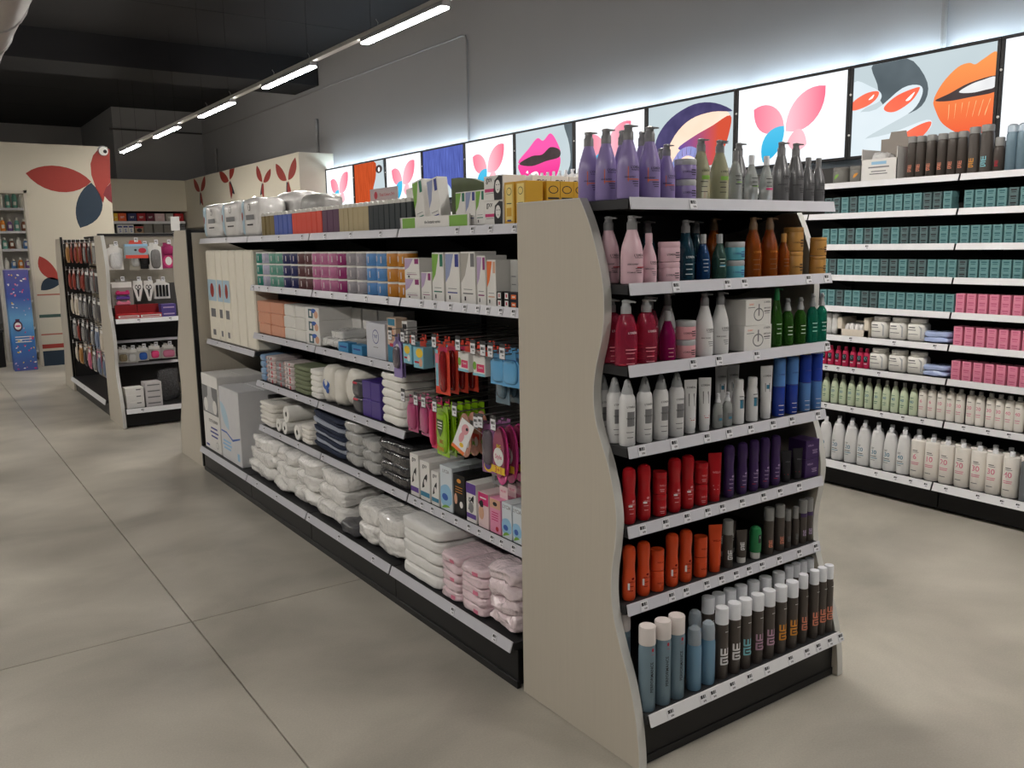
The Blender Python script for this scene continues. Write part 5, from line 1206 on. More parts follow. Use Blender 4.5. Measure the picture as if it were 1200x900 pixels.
soft('dark_bag', .2, .12, .06, DKP, seeds, .01).put((XB + .0, 1.518, Z6), RL, 'crumpled dark film bag between the white packs on the base shelf')
e = [0.945, 0.598]
for q in range(5): soft('folded_pack', wid(e) - .004 * (q % 2), .3, .052, mat('white_quilted_pad', (236, 235, 232), .6, bump=.35, bscale=60, coat=.2), 90 + q, .004, n=7, sq=8.0).put((XB + .004 * (q % 2), mid(e), Z6 + .0515 * q), RL, 'white quilted folded pad in the neat stack of five', 'white quilted pads in the neat stack')
PKF = mat('pink_film_pack', (238, 214, 220), .3, coat=.9, bump=.9, bscale=34, var=.12, scale=9)
for j, (e, lb) in enumerate((([0.591, 0.443], 'pink and white film pack next to the white quilted stack'), ([0.436, 0.261], 'pink and white film pack in the middle stack of the pink packs'))):
    for q in range(5): soft('pink_pack', wid(e), .3, .04, PKF, 100 + q + 7 * j, .006, sq=8.0, items=[('r', wid(e) * .2, .02, wid(e) * .2, .016, I_PK)] if q % 2 == 0 else None, n=7).put((XB, mid(e), Z6 + .0385 * q), RL, lb, lb)
e = [0.249, 0.056]
for q in range(4): soft('pink_pack', wid(e), .3, .066, mat('pale_pink_film', (240, 222, 226), .25, coat=1, bump=1, bscale=30, var=.15, scale=8), 120 + q, .018, n=9).put((XB + .005, mid(e), Z6 + .058 * q), RL, 'crinkled pale pink film pack against the cream end panel', 'crinkled pale pink film packs')
# --- far bay: tall rolls and two big cartons
IV = C('ivory_paper_roll', (234, 228, 212), .6)
ry = [4.020, 3.794, 3.656, 3.496, 3.351, 3.187, 3.006]
for i in range(6):
    w = ry[i] - ry[i + 1] - .006
    it = [('r', 0, .36, w * .9, .15, PKB), ('e', .0, .36, w * .2, .05, M_ER), ('r', 0, .2, w * .5, .06, I_GR), ('r', 0, .06, w * .3, .04, I_GR)] if i in (0, 1, 2) else None
    carton('tall_roll_box', w, .16, .64, IV, it, .01).put((.10, (ry[i] + ry[i + 1]) / 2, .972), RL, 'tall ivory box with blue panel at the far end panel' if it else 'tall plain ivory box beside the printed ones', 'tall printed ivory boxes' if it else 'tall plain ivory boxes')
def bigbox(e, h, m, items, label, d=.34):
    w = wid(e, .0); o = thing('storage_carton', label, 'box', (.012, mid(e), Z6 + .0008), RL)
    obj('carton', MB().box(-w / 2, 0, 0, w / 2, d, h, m, .003).mesh('c', False), o)
    for s in (-1, 1):
        obj('flap', MB().box(-w / 2 + .004, 0 if s < 0 else d * .52, h + .001, w / 2 - .004, d * .48 if s < 0 else d, h + .004, m).mesh('f', False), o)
    obj('label_print', print_mesh(items, 0), o)
e = [4.036, 3.652]; w = wid(e, 0)
bigbox(e, .55, M_PAPER, [('r', 0, .37, w * .96, .2, I_GR), ('p', [(-w * .12, .47), (w * .12, .47), (w * .14, .40), (w * .34, .35), (w * .36, .28), (-w * .36, .28), (-w * .34, .35), (-w * .14, .40)], C('pale_grey_print', (196, 196, 196), .5)), ('e', -w * .28, .33, w * .13, .05, M_PAPER), ('e', w * .28, .33, w * .13, .05, M_PAPER), ('t', 'TUTTI I GIORNI', w * .12, .22, .03, M_INK), ('r', w * .15, .17, w * .4, .012, I_NV), ('r', w * .15, .14, w * .5, .012, I_NV), ('r', w * .15, .11, w * .4, .012, I_NV), ('e', w * .3, .055, .025, .025, I_GR), ('e', w * .3, .055, .021, .021, M_PAPER), ('r', -w * .3, .03, w * .2, .015, I_NV)], 'tall white carton with grey photo print at the far end panel')
e = [3.622, 3.196]; w = wid(e, 0)
bigbox(e, .505, C('cool_grey_white_card', (214, 214, 216), .5), [('p', leaf((-w * .45, .4), (-w * .05, .22), .05, .05), PKB), ('p', [(-w * .48, .2), (-w * .2, .2), (w * .1, .165), (w * .48, .2), (w * .48, .19), (w * .1, .15), (-w * .2, .188), (-w * .48, .19)], I_BL), ('r', -w * .2, .13, w * .4, .014, LBP), ('r', -w * .2, .105, w * .45, .014, LBP), ('r', -w * .2, .08, w * .36, .014, LBP), ('r', w * .36, .06, w * .1, .05, LBP)], 'tall grey white carton with blue wave print')

# ---------------------------------------------------------------- hooks and hanging packs in the near bay
HT = MB().box(-.016, 0, -.02, .016, .0012, .02, M_TAG).mesh('tagh', False)
HOLD = MB().box(-.017, .0014, -.023, .017, .0024, .034, mat('smoke_clear_holder', (70, 70, 72), .2)).mesh('holder', False)
def hook(parent, y, z, x0=.03, x1=.5, rotz=RL):
    h = obj('peg_hook', MB().tube([(x1, y, z), (x0, y, z), (x0 - .012, y, z + .012)], .0028, M_STEEL, 6).tube([(x1, y, z + .03), (x0 - .005, y, z + .03)], .002, M_STEEL, 6).mesh('hook'), parent)
    obj('tag_holder', HOLD, h, (x0 - .016, y, z + .005), rotz); obj('price_tag', HT, h, (x0 - .016, y, z + .005), rotz)
def card_pack(name, w, h, m, blist=None, bm=None, items=None, hw=.5, cat='pack', bd=.018):
    """hanging pack: card with euro-hole header, product bulge and print; hung at z = 0, body below"""
    c = MB().prism([(-w / 2, -h), (w / 2, -h), (w / 2, -.03), (w * hw / 2, -.015), (w * hw / 2, .012), (.008, .012), (.008, .0), (-.008, .0), (-.008, .012), (-w * hw / 2, .012), (-w * hw / 2, -.015), (-w / 2, -.03)], 0, .0025, m).mesh('card', False)
    parts = [('backing_card', c)]
    if blist:
        cx, cz, rw_, rh = blist; b = bmesh.new(); bmesh.ops.create_uvsphere(b, u_segments=14, v_segments=8, radius=1.0)
        for v in b.verts:
            x, y, z = v.co; s = lambda t: math.copysign(abs(t) ** .6, t)
            v.co = (cx + s(x) * rw_, min(0, s(y)) * bd - .0003, cz + s(z) * rh)
        me = bpy.data.meshes.new('bl'); b.to_mesh(me); b.free(); me.materials.append(bm); me.polygons.foreach_set('use_smooth', [True] * len(me.polygons)); parts.append(('blister', me))
    if items: parts.append(('label_print', print_mesh(items, 0)))
    return Kind(name, cat, parts)
def hang(k, y, z, n, label, dx=.03, x0=.06, twist=0.0, tilt=None, hx=.03):
    hook(gon, y, z, hx)
    for j in range(n): k.put((x0 + dx * j, y + random.uniform(-.002, .002), z - .007), RL + twist + random.uniform(-.06, .06), label if j == 0 or n == 1 else label, label if n > 1 else None, tilt=tilt)
HA, HB = 1.235, .975
ha = [1.017, 0.905, 0.790, 0.654, 0.541, 0.435, 0.313, 0.204, 0.132]
hb = [0.892, 0.777, 0.711, 0.654, 0.524, 0.433, 0.328, 0.292, 0.200, 0.133]
PP = C('violet_blister_card', (148, 130, 186), .4); CYN = C('cyan_card', (136, 196, 214), .4); RD = C('coral_red_card', (214, 58, 60), .35); HP = C('hot_pink_card', (220, 60, 110), .35); SBL = C('light_blue_sachet', (104, 174, 222), .35, coat=.5); LPK = mat('pink_translucent_sachet', (222, 104, 158), .2, trans=.35, coat=.6); LIM = mat('lime_green_bag', (150, 200, 30), .28, coat=.7, bump=.3, bscale=30); LIL = mat('lilac_blister', (190, 130, 184), .2, trans=.3, coat=.6); PKR = mat('hot_pink_blister', (232, 78, 158), .2, trans=.25, coat=.6); BLC = mat('clear_blue_blister', (128, 158, 176), .12, trans=.5, coat=.6); SMB = mat('smoke_blister', (150, 140, 150), .12, trans=.5, coat=.6); RBL = mat('red_blister', (170, 40, 44), .12, trans=.4, coat=.6)
hang(card_pack('razor_pack', .075, .18, PP, (0, -.09, .025, .05), SMB, [('e', 0, -.05, .018, .02, M_PAPER), ('r', 0, -.13, .05, .02, I_PU)]), ha[0] - .026, HA, 2, 'violet blister pack with round label hanging at the shelf end', .016, .048)
BXB = lambda w, d, h, m, it, nm, cat='box': Kind(nm, cat, [('carton', MB().box(-w / 2, -d, -h - .02, w / 2, 0, -.02, m, .002).mesh('b', False)), ('hang_tab', MB().prism([(-w * .3, -.02), (w * .3, -.02), (w * .25, .014), (.007, .014), (.007, .001), (-.007, .001), (-.007, .014), (-w * .25, .014)], -d * .5, -d * .5 + .002, RD).mesh('tab', False)), ('label_print', print_mesh(it, -d))])
hang(BXB(.08, .05, .085, CYN, [('e', 0, -.045, .028, .018, I_YE), ('r', -.01, -.08, .04, .008, I_RED), ('e', .015, -.08, .014, .014, M_PAPER)], 'hanging_box'), ha[1] - .03, HA, 3, 'cyan cube pack with red hanging tab beside the violet pack', .06, .085)
hang(BXB(.08, .05, .09, CYN, [('e', .01, -.045, .028, .02, I_YE), ('r', -.01, -.085, .04, .008, I_RED), ('e', .02, -.085, .014, .018, I_SK)], 'hanging_box'), ha[2] - .01, HA - .005, 3, 'cyan cube pack with yellow picture next to the red razor card', .06, .085)
hang(card_pack('razor_card', .105, .205, RD, (.012, -.11, .022, .085), RBL, [('r', -.04, -.1, .02, .15, CYN), ('r', -.038, -.06, .022, .04, I_PK), ('r', .01, -.02, .06, .02, HP), ('e', .012, -.11, .012, .07, I_OR), ('e', .012, -.06, .012, .022, M_PAPER)]), (ha[3] + ha[4]) / 2 + .01, HA, 4, 'coral red razor card with clear blister', .045, .05)
SOAP = lambda: BXB(.08, .045, .075, M_PAPER, [('r', .01, -.065, .05, .03, HP), ('t', 'Classic', .01, -.062, .012, M_PAPER), ('e', -.028, -.058, .012, .016, I_GN), ('r', 0, -.09, .08, .01, CYN)], 'soap_box')
hang(SOAP(), ha[5] - .01, HA + .005, 3, 'white and hot pink box hanging beside the red razor card', .055, .085); hang(SOAP(), ha[6] + .005, HA, 3, 'white and hot pink box hanging beside the light blue sachet', .055, .085)
hang(card_pack('razor_card', .09, .2, BLC, (0, -.11, .03, .07), BLC, [('e', -.02, -.05, .014, .018, M_PAPER), ('r', 0, -.09, .05, .01, I_TL)]), ha[7] + .045, HA, 3, 'blue grey blister card behind the light blue sachet', .05, .10)
for q, y in enumerate((ha[7] - .005, ha[8] - .01)): hang(card_pack('sachet', .095, .115, SBL, (0, -.06, .04, .045), SBL, [('r', 0, -.03, .06, .03, I_BL), ('e', 0, -.06, .02, .01, M_PAPER)], .6, bd=.012), y, HA, 3, ('light blue sachet hanging beside the hot pink boxes', 'light blue sachet hanging at the cream end panel')[q], .04, .05, .1)
hang(card_pack('razor_card', .09, .16, BLC, (0, -.09, .03, .05), BLC), ha[8] + .02, HA - .06, 2, 'pale blue blister hanging below the light blue sachets', .05, .215, hx=.19)
# lower row
for q, y in enumerate(hb[:2]): hang(card_pack('pink_sachet', .085, .15, LPK, (0, -.08, .034, .06), LPK, [('r', 0, -.06, .04, .03, I_PK)] if q == 0 else [('r', 0, -.05, .05, .02, M_GREY), ('p', [(-.03, -.07), (.03, -.07), (.03, -.13), (-.01, -.11)], I_RED)], .6), y, HB, 3, ('pink translucent sachet at the end of the tissue stack', 'pink sachet with red label beside the plain pink sachet')[q], .035)
hang(card_pack('razor_strip', .04, .19, HP, (0, -.1, .015, .08), HP, [('r', 0, -.12, .03, .02, M_BLACK), ('e', 0, -.155, .014, .016, M_PAPER)], .8), hb[2], HB, 3, 'narrow hot pink razor strip beside the lime green bags', .035)
k = card_pack('razor_bag', .105, .2, LIM, (0, -.1, .046, .09), LIM, [('p', [(-.028, -.045), (.028, -.045), (.022, -.09), (0, -.12), (-.022, -.09)], mat('dark_green_window', (60, 84, 34), .2)), ('r', 0, -.058, .04, .005, M_PAPER), ('r', 0, -.07, .04, .005, M_PAPER), ('r', 0, -.082, .034, .005, M_PAPER), ('t', 'BIC', .012, -.137, .022, I_RED), ('t', 'Pure', 0, -.165, .032, I_OR)], .9, bd=.012)
k.parts[2] = ('label_print', print_mesh([('p', [(-.028, -.045), (.028, -.045), (.022, -.09), (0, -.12), (-.022, -.09)], mat('dark_green_window', 0)), ('r', 0, -.058, .04, .005, M_PAPER), ('r', 0, -.07, .04, .005, M_PAPER), ('r', 0, -.082, .034, .005, M_PAPER), ('t', 'BIC', .012, -.137, .022, I_RED), ('t', 'Pure', 0, -.165, .032, I_OR)], -.0125))
hang(k, (hb[3] + hb[4]) / 2 + .03, HB - .005, 6, 'lime green razor bag hanging on the lower hook row', .035, .05)
OV = mat('striped_oval_card', (200, 140, 120), .3, var=.5, scale=45, coat=.5)
k = Kind('hair_band_pack', 'pack', [('backing_card', MB().prism(ellipse(0, -.093, .048, .09, 24), 0, .004, OV).mesh('c', False)), ('label_print', print_mesh([('r', 0, -.05, .07, .022, M_GREY), ('r', 0, -.1, .08, .022, RD), ('r', .0, -.13, .05, .015, I_GN), ('e', .02, -.12, .012, .02, M_PAPER)], 0))]); hang(k, hb[5] + .03, HB, 3, 'oval striped hair band card between the lime bags and the white flyer', .04); hang(k, hb[6] - .02, HB - .02, 2, 'oval striped hair band card behind the white flyer', .04, .10)
fl_ = thing('flyer', 'glossy white folded flyer with pink picture leaning on a hook', 'flyer', (.0, (hb[6] + hb[7]) / 2 + .03, HB - .02), RL)
fo = obj('front_leaf', MB().box(-.045, 0, -.12, .045, .002, .0, M_WHITEG).mesh('f', False), fl_, rot=(-.25, .3, 0)); obj('back_leaf', MB().box(-.045, 0, -.08, .045, .002, .0, M_PAPER).mesh('f', False), fl_, rot=(.9, .3, 0))
obj('label_print', print_mesh([('e', .0, -.03, .024, .02, SALM), ('e', -.005, -.065, .016, .02, SALM), ('e', .01, -.025, .008, .006, M_INK), ('e', .012, -.09, .014, .008, I_YE), ('r', 0, -.113, .09, .013, I_OR)], 0), fo)
k = card_pack('razor_card', .07, .19, LIL, (0, -.09, .025, .07), SMB, [('e', 0, -.165, .026, .022, I_YE), ('e', -.005, -.16, .018, .018, I_PU), ('r', 0, -.02, .05, .02, LIL)], .7); hang(k, hb[7] - .015, HB - .015, 3, 'lilac razor card with yellow round sticker', .04, .05, .2)
k = Kind('razor_card', 'pack', [('backing_card', MB().prism(ellipse(0, -.113, .05, .112, 26), 0, .004, PKR).mesh('c', False)), ('blister', MB().prism(ellipse(0, -.1, .038, .095, 24), -.012, -.0003, mat('raspberry_blister', (176, 70, 110), .15, trans=.3, coat=.6)).mesh('b', False)), ('label_print', print_mesh([('e', 0, -.115, .033, .036, M_PAPER), ('t', 'Style', 0, -.115, .024, I_MG), ('t', 'BIC', .004, -.075, .02, I_YE), ('r', 0, -.165, .085, .028, I_YE), ('t', '3+1', 0, -.166, .032, I_RED)], -.0125))]); hang(k, hb[8] - .01, HB - .01, 4, 'hot pink oval razor card with yellow banner', .04, .05)

# ================================================================ WALL SHELVING PRODUCTS (face -x)
XW = 3.295
WN = ['top', 'second', 'third', 'fourth', 'fifth', 'sixth', 'seventh', 'eighth', 'base']
def mini(name, m, ink, w=.050, h=.0345, d=.08):
    mb = MB().box(-w / 2, 0, 0, w / 2, d, h, m, .001)
    for (cz, hh, ww) in ((h * .62, h * .22, w * .62), (h * .3, h * .12, w * .5)):
        mb.add([(-ww / 2, -.0005, cz - hh / 2), (ww / 2, -.0005, cz - hh / 2), (ww / 2, -.0005, cz + hh / 2), (-ww / 2, -.0005, cz + hh / 2)], [(0, 1, 2, 3)], ink)
    return Kind(name, 'box', [('carton', mb.mesh('mini', False))])
TL1 = C('teal_card', (108, 152, 154), .5); TL2 = C('dusky_teal_card', (88, 112, 114), .5); TLI = C('dark_teal_ink', (46, 96, 102), .5); PK1 = C('candy_pink_card', (228, 140, 166), .5); PKI = C('dark_pink_ink', (206, 104, 136), .5)
kt = [mini('hair_colour_box', TL1, TLI), mini('hair_colour_box', TL2, M_INK)]; kp = mini('hair_colour_box', PK1, PKI, h=.037)
rnd = random.Random(4)
for si in (1, 2, 3, 4):
    c = 0
    y = 1.13 if si > 1 else 1.12
    while y > -.20:
        if si == 4 and y < .27: break
        if abs(y - .247) > .028:
            v = 1 if rnd.random() < .28 else 0
            for q in range(3): kt[v].put((XW, y, WZ[si] + .035 * q), RL + rnd.uniform(-.03, .03), ('dusky teal' if v else 'bright teal') + ' hair colour box stacked three high on the %s wall shelf' % WN[si], ('dusky teal' if v else 'bright teal') + ' hair colour boxes on the %s wall shelf' % WN[si])
        y -= .061
for si in (4, 5, 6):
    for c in range(7):
        y = .215 - .064 * c
        for q in range(3 if si != 5 else 3): kp.put((XW, y, WZ[si] + .0375 * q), RL + rnd.uniform(-.03, .03), 'candy pink hair colour box stacked three high on the %s wall shelf' % WN[si], 'candy pink hair colour boxes on the %s wall shelf' % WN[si])
# top wall shelf
k = jar('cream_jar', .105, .054, C('stone_grey_plastic', (120, 118, 112), .4), C('stone_grey_plastic', 0), [('p', leaf((-.02, .03), (.015, .06), .012, .006), I_GN)], .22); row(k, [(3.36, 1.072, WZ[0])], 'stone grey tub with green leaf print on the top wall shelf', RL)
k = jar('cream_jar', .105, .05, C('stone_grey_plastic', 0), C('stone_grey_plastic', 0), [('p', leaf((.0, .03), (.03, .06), .012, .006), I_GO)], .22); row(k, [(3.36, 0.955, WZ[0])], 'stone grey tub with amber leaf print beside the white display box', RL)
dsp = thing('display_box', 'white counter display box with clear sachets on the top wall shelf', 'display box', (3.30, 0.777, WZ[0]), RL)
obj('tray', MB().box(-.12, 0, 0, .12, .2, .004, M_PAPER).box(-.12, 0, 0, .12, .004, .135, M_PAPER).box(-.12, 0, 0, -.116, .2, .2, M_PAPER).box(.116, 0, 0, .12, .2, .2, M_PAPER).mesh('t', False), dsp)
obj('header', MB().prism([(-.115, 0), (.115, 0), (.115, .27), (.06, .27), (.05, .31), (-.05, .31), (-.06, .27), (-.115, .27)], .196, .2, C('taupe_card', (150, 142, 134), .5)).mesh('h', False), dsp)
obj('label_print', print_mesh([('r', .0, .11, .1, .018, LBP), ('r', 0, .085, .14, .008, I_GR), ('r', 0, .06, .1, .006, I_GR), ('r', 0, .045, .12, .006, I_GR)], 0), dsp)
for j in range(3): soft('sachet', .1, .04, .16, FILM, 140 + j, .01, n=5).put((3.34 + .05 * j, 0.806 + .012 * j, WZ[0] + .012), RL, 'clear sachet standing in the white counter display box', 'clear sachets in the display box')
xs = [0.581, 0.527, 0.464, 0.397, 0.336, 0.278]
k = can('hair_spray', .245, .028, TAU, CAPG, eimi(I_SA, .05, .024), .14, .95); row(k, [(3.335, y, WZ[0]) for y in xs], 'taupe spray can with salmon mark on the top wall shelf', RL)
k = can('hair_spray', .26, .031, TAU, CAPG, eimi(I_GO, .05, .03), .14, .95); row(k, [(3.335, 0.212, WZ[0])], 'taupe spray can with amber mark on the top wall shelf', RL)
k = can('hair_spray', .265, .035, TAU, CAPG, eimi(I_LB, .05, .034), .14, .95); row(k, [(3.335, 0.141, WZ[0])], 'wide taupe spray can with pale blue mark on the top wall shelf', RL)
k = can('hair_spray', .19, .029, TAU, CAPG, eimi(I_RED, .04, .02), .25, .85); row(k, [(3.335, 0.071, WZ[0])], 'short taupe bottle with red mark on the top wall shelf', RL)
k = can('hair_spray', .255, .03, STB, DOME, None, .18, .95, dome=True); row(k, [(3.335, 0.007, WZ[0]), (3.335, -0.051, WZ[0]), (3.335, -0.051 - .075, WZ[0])], 'steel blue can with clear dome cap on the top wall shelf', RL)
k = can('hair_spray', .245, .028, TAU, CAPG, None, .14, .95); row(k, [(3.41, y + .03, WZ[0]) for y in xs], 'taupe can in the second line of the top wall shelf', RL)
k = cap_bottle('developer_bottle', .315, .04, WHT, CAPW, None, .75, .35, .1); row(k, [(3.40, 3.62 + .092 * q, WZ[0]) for q in range(13)], 'white bottle with white cap in the long line below the magenta lips picture', RL)
# sixth and seventh wall shelves
TUBW = mat('white_tub_plastic', (232, 230, 224), .3, coat=.2)
def tub():
    b = MB().box(-.054, 0, 0, .054, .09, .112, TUBW, .012).mesh('b', True, 60); l = MB().lathe([(.046, .112), (.049, .114), (.049, .135), (.045, .139), (.004, .139)], TUBW, 22, 0, .045).mesh('l')
    return Kind('bleach_tub', 'tub', [('body', b), ('lid', l), ('label_print', print_mesh([('r', -.02, .085, .04, .008, I_GR), ('r', -.02, .07, .05, .005, I_GR), ('r', -.01, .045, .06, .004, I_GR), ('p', [(.02, .1), (.045, .085), (.045, .02), (.035, .02), (.035, .075)], M_LGREY)], 0))])
kt_ = tub()
row(kt_, [(XW, y, WZ[5]) for y in (0.724, 0.598, 0.477)], 'squat white powder tub on the sixth wall shelf', RL); row(kt_, [(XW, y, WZ[6]) for y in (0.722, 0.590, 0.465)], 'squat white powder tub on the seventh wall shelf', RL)
BP = mat('periwinkle_film_pack', (170, 186, 226), .25, coat=.9, bump=.5, bscale=26)
for si, y in ((5, 0.344), (6, 0.340)):
    for q in range(2): soft('powder_pack', .16, .14, .034, BP, 150 + q, .006, n=6).put((XW - .005, y, WZ[si] + .032 * q), RL, 'periwinkle film pack lying beside the white tubs on the %s wall shelf' % WN[si], 'periwinkle packs on the %s wall shelf' % WN[si])
ty = [1.011, 0.789]; w = ty[0] - ty[1]
tr = thing('sachet_tray', 'open white tray of small white sachets on the sixth wall shelf', 'tray', (XW, mid(ty), WZ[5]), RL)
IVT = C('ivory_tray_card', (226, 216, 200), .5)
obj('tray', MB().box(-w / 2, 0, 0, w / 2, .006, .045, IVT).box(-w / 2, 0, 0, -w / 2 + .03, .16, .12, IVT).box(w / 2 - .03, 0, 0, w / 2, .16, .125, IVT).box(-w / 2, 0, 0, w / 2, .16, .004, IVT).box(-w / 2, .155, 0, w / 2, .16, .09, IVT).mesh('t', False), tr)
for j in range(4): soft('sachet', .03, .1, .075, PKW, 160 + j, .005, n=4).put((XW + .012, mid(ty) + .052 - .034 * j, WZ[5] + .006), RL, 'small white sachet standing in the open ivory tray', 'white sachets in the open tray')
for j, u in enumerate((1.134, 1.085, 1.040)): soft('film_bag', .045, .06, .14, FILM, 170 + j, .008, n=5).put((XW, u, WZ[5]), RL, 'clear crinkled bag standing next to the open white tray', 'clear crinkled bags on the sixth wall shelf')
HPB = C('raspberry_plastic', (206, 50, 92), .3)
k = cap_bottle('dye_bottle', .128, .0215, HPB, HPB, [('r', 0, .06, .028, .04, M_INK), ('e', 0, .065, .009, .012, I_LB), ('r', 0, .03, .02, .006, I_WH)], .75, .5, .15); row(k, [(3.325, y, WZ[6]) for y in (1.118, 1.069, 1.014, 0.960, 0.904, 0.851, 0.806)], 'small raspberry pink dye bottle on the seventh wall shelf', RL)
# eighth wall shelf: developer bottles
MINT = C('pale_mint_plastic', (206, 218, 190), .3)
ys = [1.156, 1.096, 1.030, 0.968, 0.905, 0.843, 0.780, 0.716, 0.657, 0.598, 0.538, 0.475]
km = {}
WD = {'6': 'six', '10': 'ten', '20': 'twenty', '30': 'thirty', '40': 'forty'}
for y, n_ in zip(ys, ('20', '20', '20', '30', '30', '30', '30', '30', '40', '40', '40', '40')):
    if n_ not in km: km[n_] = cap_bottle('developer_bottle', .195, .0255, MINT, CAPG, [('t', n_, 0, .085, .024, I_TL), ('r', 0, .055, .024, .004, I_DG), ('r', 0, .043, .02, .003, I_DG), ('r', 0, .11, .022, .003, I_DG)], .66, .42, .13)
    km[n_].put((3.325, y, WZ[7]), RL, 'pale mint bottle printed %s on the eighth wall shelf' % WD[n_], 'pale mint bottles printed %s' % WD[n_])
IVB = C('ivory_bottle_plastic', (240, 235, 228), .3)
ys = [0.415, 0.358, 0.300, 0.243, 0.186, 0.123, 0.070, 0.011, -0.041, -0.094, -0.146]
kq = {}
for y, n_ in zip(ys + [ys[-1] - .06], ('6', '6', '10', '10', '20', '20', '20', '30', '30', '40', '40', '40')):
    if n_ not in kq: kq[n_] = cap_bottle('developer_bottle', .2, .0258, IVB, CAPG, [('t', n_, 0, .1, .028, I_PK), ('r', 0, .065, .028, .004, I_PK), ('r', 0, .053, .024, .003, I_PK), ('r', 0, .135, .022, .003, M_INK)], .86, .5, .1)
    kq[n_].put((3.325, y, WZ[7]), RL, 'slim ivory bottle with pink number %s on the eighth wall shelf' % WD[n_], 'slim ivory bottles numbered %s' % WD[n_])
# base wall shelf
kb = {}
ys = [1.036, 0.938, 0.843, 0.751, 0.656, 0.567, 0.478]
for y, n_ in zip(ys, ('20', '20', '20', '20', '30', '30', '40')):
    if n_ not in kb: kb[n_] = cap_bottle('developer_bottle', .272, .0425, WHT, CAPW, [('t', n_, .0, .105, .036, I_TL), ('r', -.004, .08, .04, .004, M_INK), ('r', 0, .068, .044, .004, I_TL), ('r', -.006, .055, .03, .003, I_GR), ('r', -.008, .135, .022, .003, I_GR), ('r', -.008, .128, .016, .003, I_GR)], .68, .32, .1)
    kb[n_].put((3.255, y, .181), RL, 'big white bottle with blue number %s on the base wall shelf' % WD[n_], 'big white bottles numbered %s' % WD[n_])
row(cap_bottle('developer_bottle', .272, .0425, WHT, CAPW, None, .68, .32, .1), [(3.345, y - .04, .181) for y in ys], 'big white bottle in the second line of the base wall shelf', RL)
def drum(n_):
    b = MB().lathe([(.039, 0), (.043, .006), (.043, .222), (.041, .229), (.03, .232)], IVB, 22).mesh('b'); c = MB().lathe([(.014, .232), (.014, .256), (.012, .258), (.002, .258)], CAPW, 12).mesh('c')
    it = [('t', n_, 0, .13, .045, I_PK), ('r', 0, .17, .03, .004, M_INK), ('r', .004, .16, .036, .003, I_GR), ('r', 0, .095, .05, .004, I_PK), ('r', 0, .085, .045, .004, I_PK), ('r', -.004, .045, .035, .004, I_GR)]
    return Kind('developer_bottle', 'bottle', [('body', b), ('cap', c)] + ([('label_print', print_mesh(it, 0, .043))] if n_ != '-' else []))
kd = {}
TXT.setdefault('-', ([], []))
ys = [0.382, 0.293, 0.204, 0.111, 0.017, -0.069, -0.161]
for y, n_ in zip(ys, ('6', '10', '20', '20', '30', '30', '40')):
    if n_ not in kd: kd[n_] = drum(n_)
    kd[n_].put((3.25, y, .181), RL, 'ivory drum bottle with pink number %s on the base wall shelf' % WD[n_], 'ivory drum bottles numbered %s' % WD[n_])
row(drum('-'), [(3.345, y - .04, .181) for y in ys], 'ivory drum bottle in the second line of the base wall shelf', RL)
carton('grey_carton', .1, .1, .22, C('slate_card', (106, 110, 114), .5), block(.2, I_WH, 3, .05, .7)).put((3.21, ys[-1] - .115, .181), RL, 'slate grey carton beside the ivory drum bottles')

# ================================================================ SECOND RUN: END DISPLAY AND LONG SIDE
def ghook(parent, x, z, y0=6.215, y1=6.6):
    h = obj('peg_hook', MB().tube([(x, y1, z), (x, y0, z)], .003, M_STEEL, 6).mesh('hook'), parent)
    obj('price_tag', HT, h, (x, y0 - .004, z + .012), 0)
def G(k, xz, label, n=1, y=6.28, dy=.05, group=None):
    ghook(end3, xz[0], xz[1], 6.215 if y < 6.3 else y - .02)
    for j in range(n): k.put((xz[0], y + dy * j, xz[1] - .007), random.uniform(-.05, .05), label, group or (label if n > 1 else None))
MAGF = C('magenta_fabric', (150, 30, 90), .7)
g3 = [(-0.074, 1.672), (0.082, 1.694), (0.180, 1.692), (0.278, 1.683), (0.393, 1.682), (-0.042, 1.352), (0.099, 1.346), (0.194, 1.343), (0.312, 1.339), (-0.082, 0.718), (-0.004, 0.712), (0.095, 0.720), (0.203, 0.728), (0.328, 0.726), (0.294, 0.480)]
WRIB = mat('white_ribbon', (222, 222, 222), .5, bump=.4)
G(card_pack('ribbon_pack', .13, .22, M_PAPER, (0, -.14, .055, .075), WRIB), g3[0], 'clear pack of white ribbons hanging on the far end display', 2)
G(BXB(.2, .05, .13, C('grey_blue_card', (150, 170, 180), .5), [('r', 0, -.135, .2, .03, RD), ('e', .05, -.08, .035, .025, I_RED), ('e', -.01, -.075, .012, .01, M_INK), ('r', 0, -.03, .2, .02, LBP)], 'hair_clip_box'), (g3[1][0] + .02, g3[1][1] + .01), 'grey blue box with red foot hanging on the far end display')
G(card_pack('bag_pack', .11, .22, C('warm_clear_card', (176, 170, 156), .4), (0, -.13, .04, .06), FILM), (g3[1][0] + .03, g3[1][1] - .03), 'clear bag with a pale card behind the grey blue box', 1, 6.36)
G(card_pack('mask_pack', .1, .22, M_BLACK, (0, -.13, .04, .06), BLK), (g3[2][0] + .02, g3[2][1] - .02), 'black fabric pack beside the grey blue box', 2, 6.34)
G(card_pack('brush_pack', .11, .24, M_PAPER, (0, -.14, .045, .09), mat('smoke_film', (120, 118, 116), .2, coat=.8, bump=.5)), g3[3], 'smoke grey film pack of hair brushes', 3)
G(card_pack('scrunchie_pack', .12, .23, MAGF, (0, -.06, .05, .045), MAGF, [('e', .0, -.16, .05, .06, I_MG), ('e', 0, -.16, .03, .04, M_PAPER)]), g3[4], 'magenta scrunchie on a pink ring card', 2)
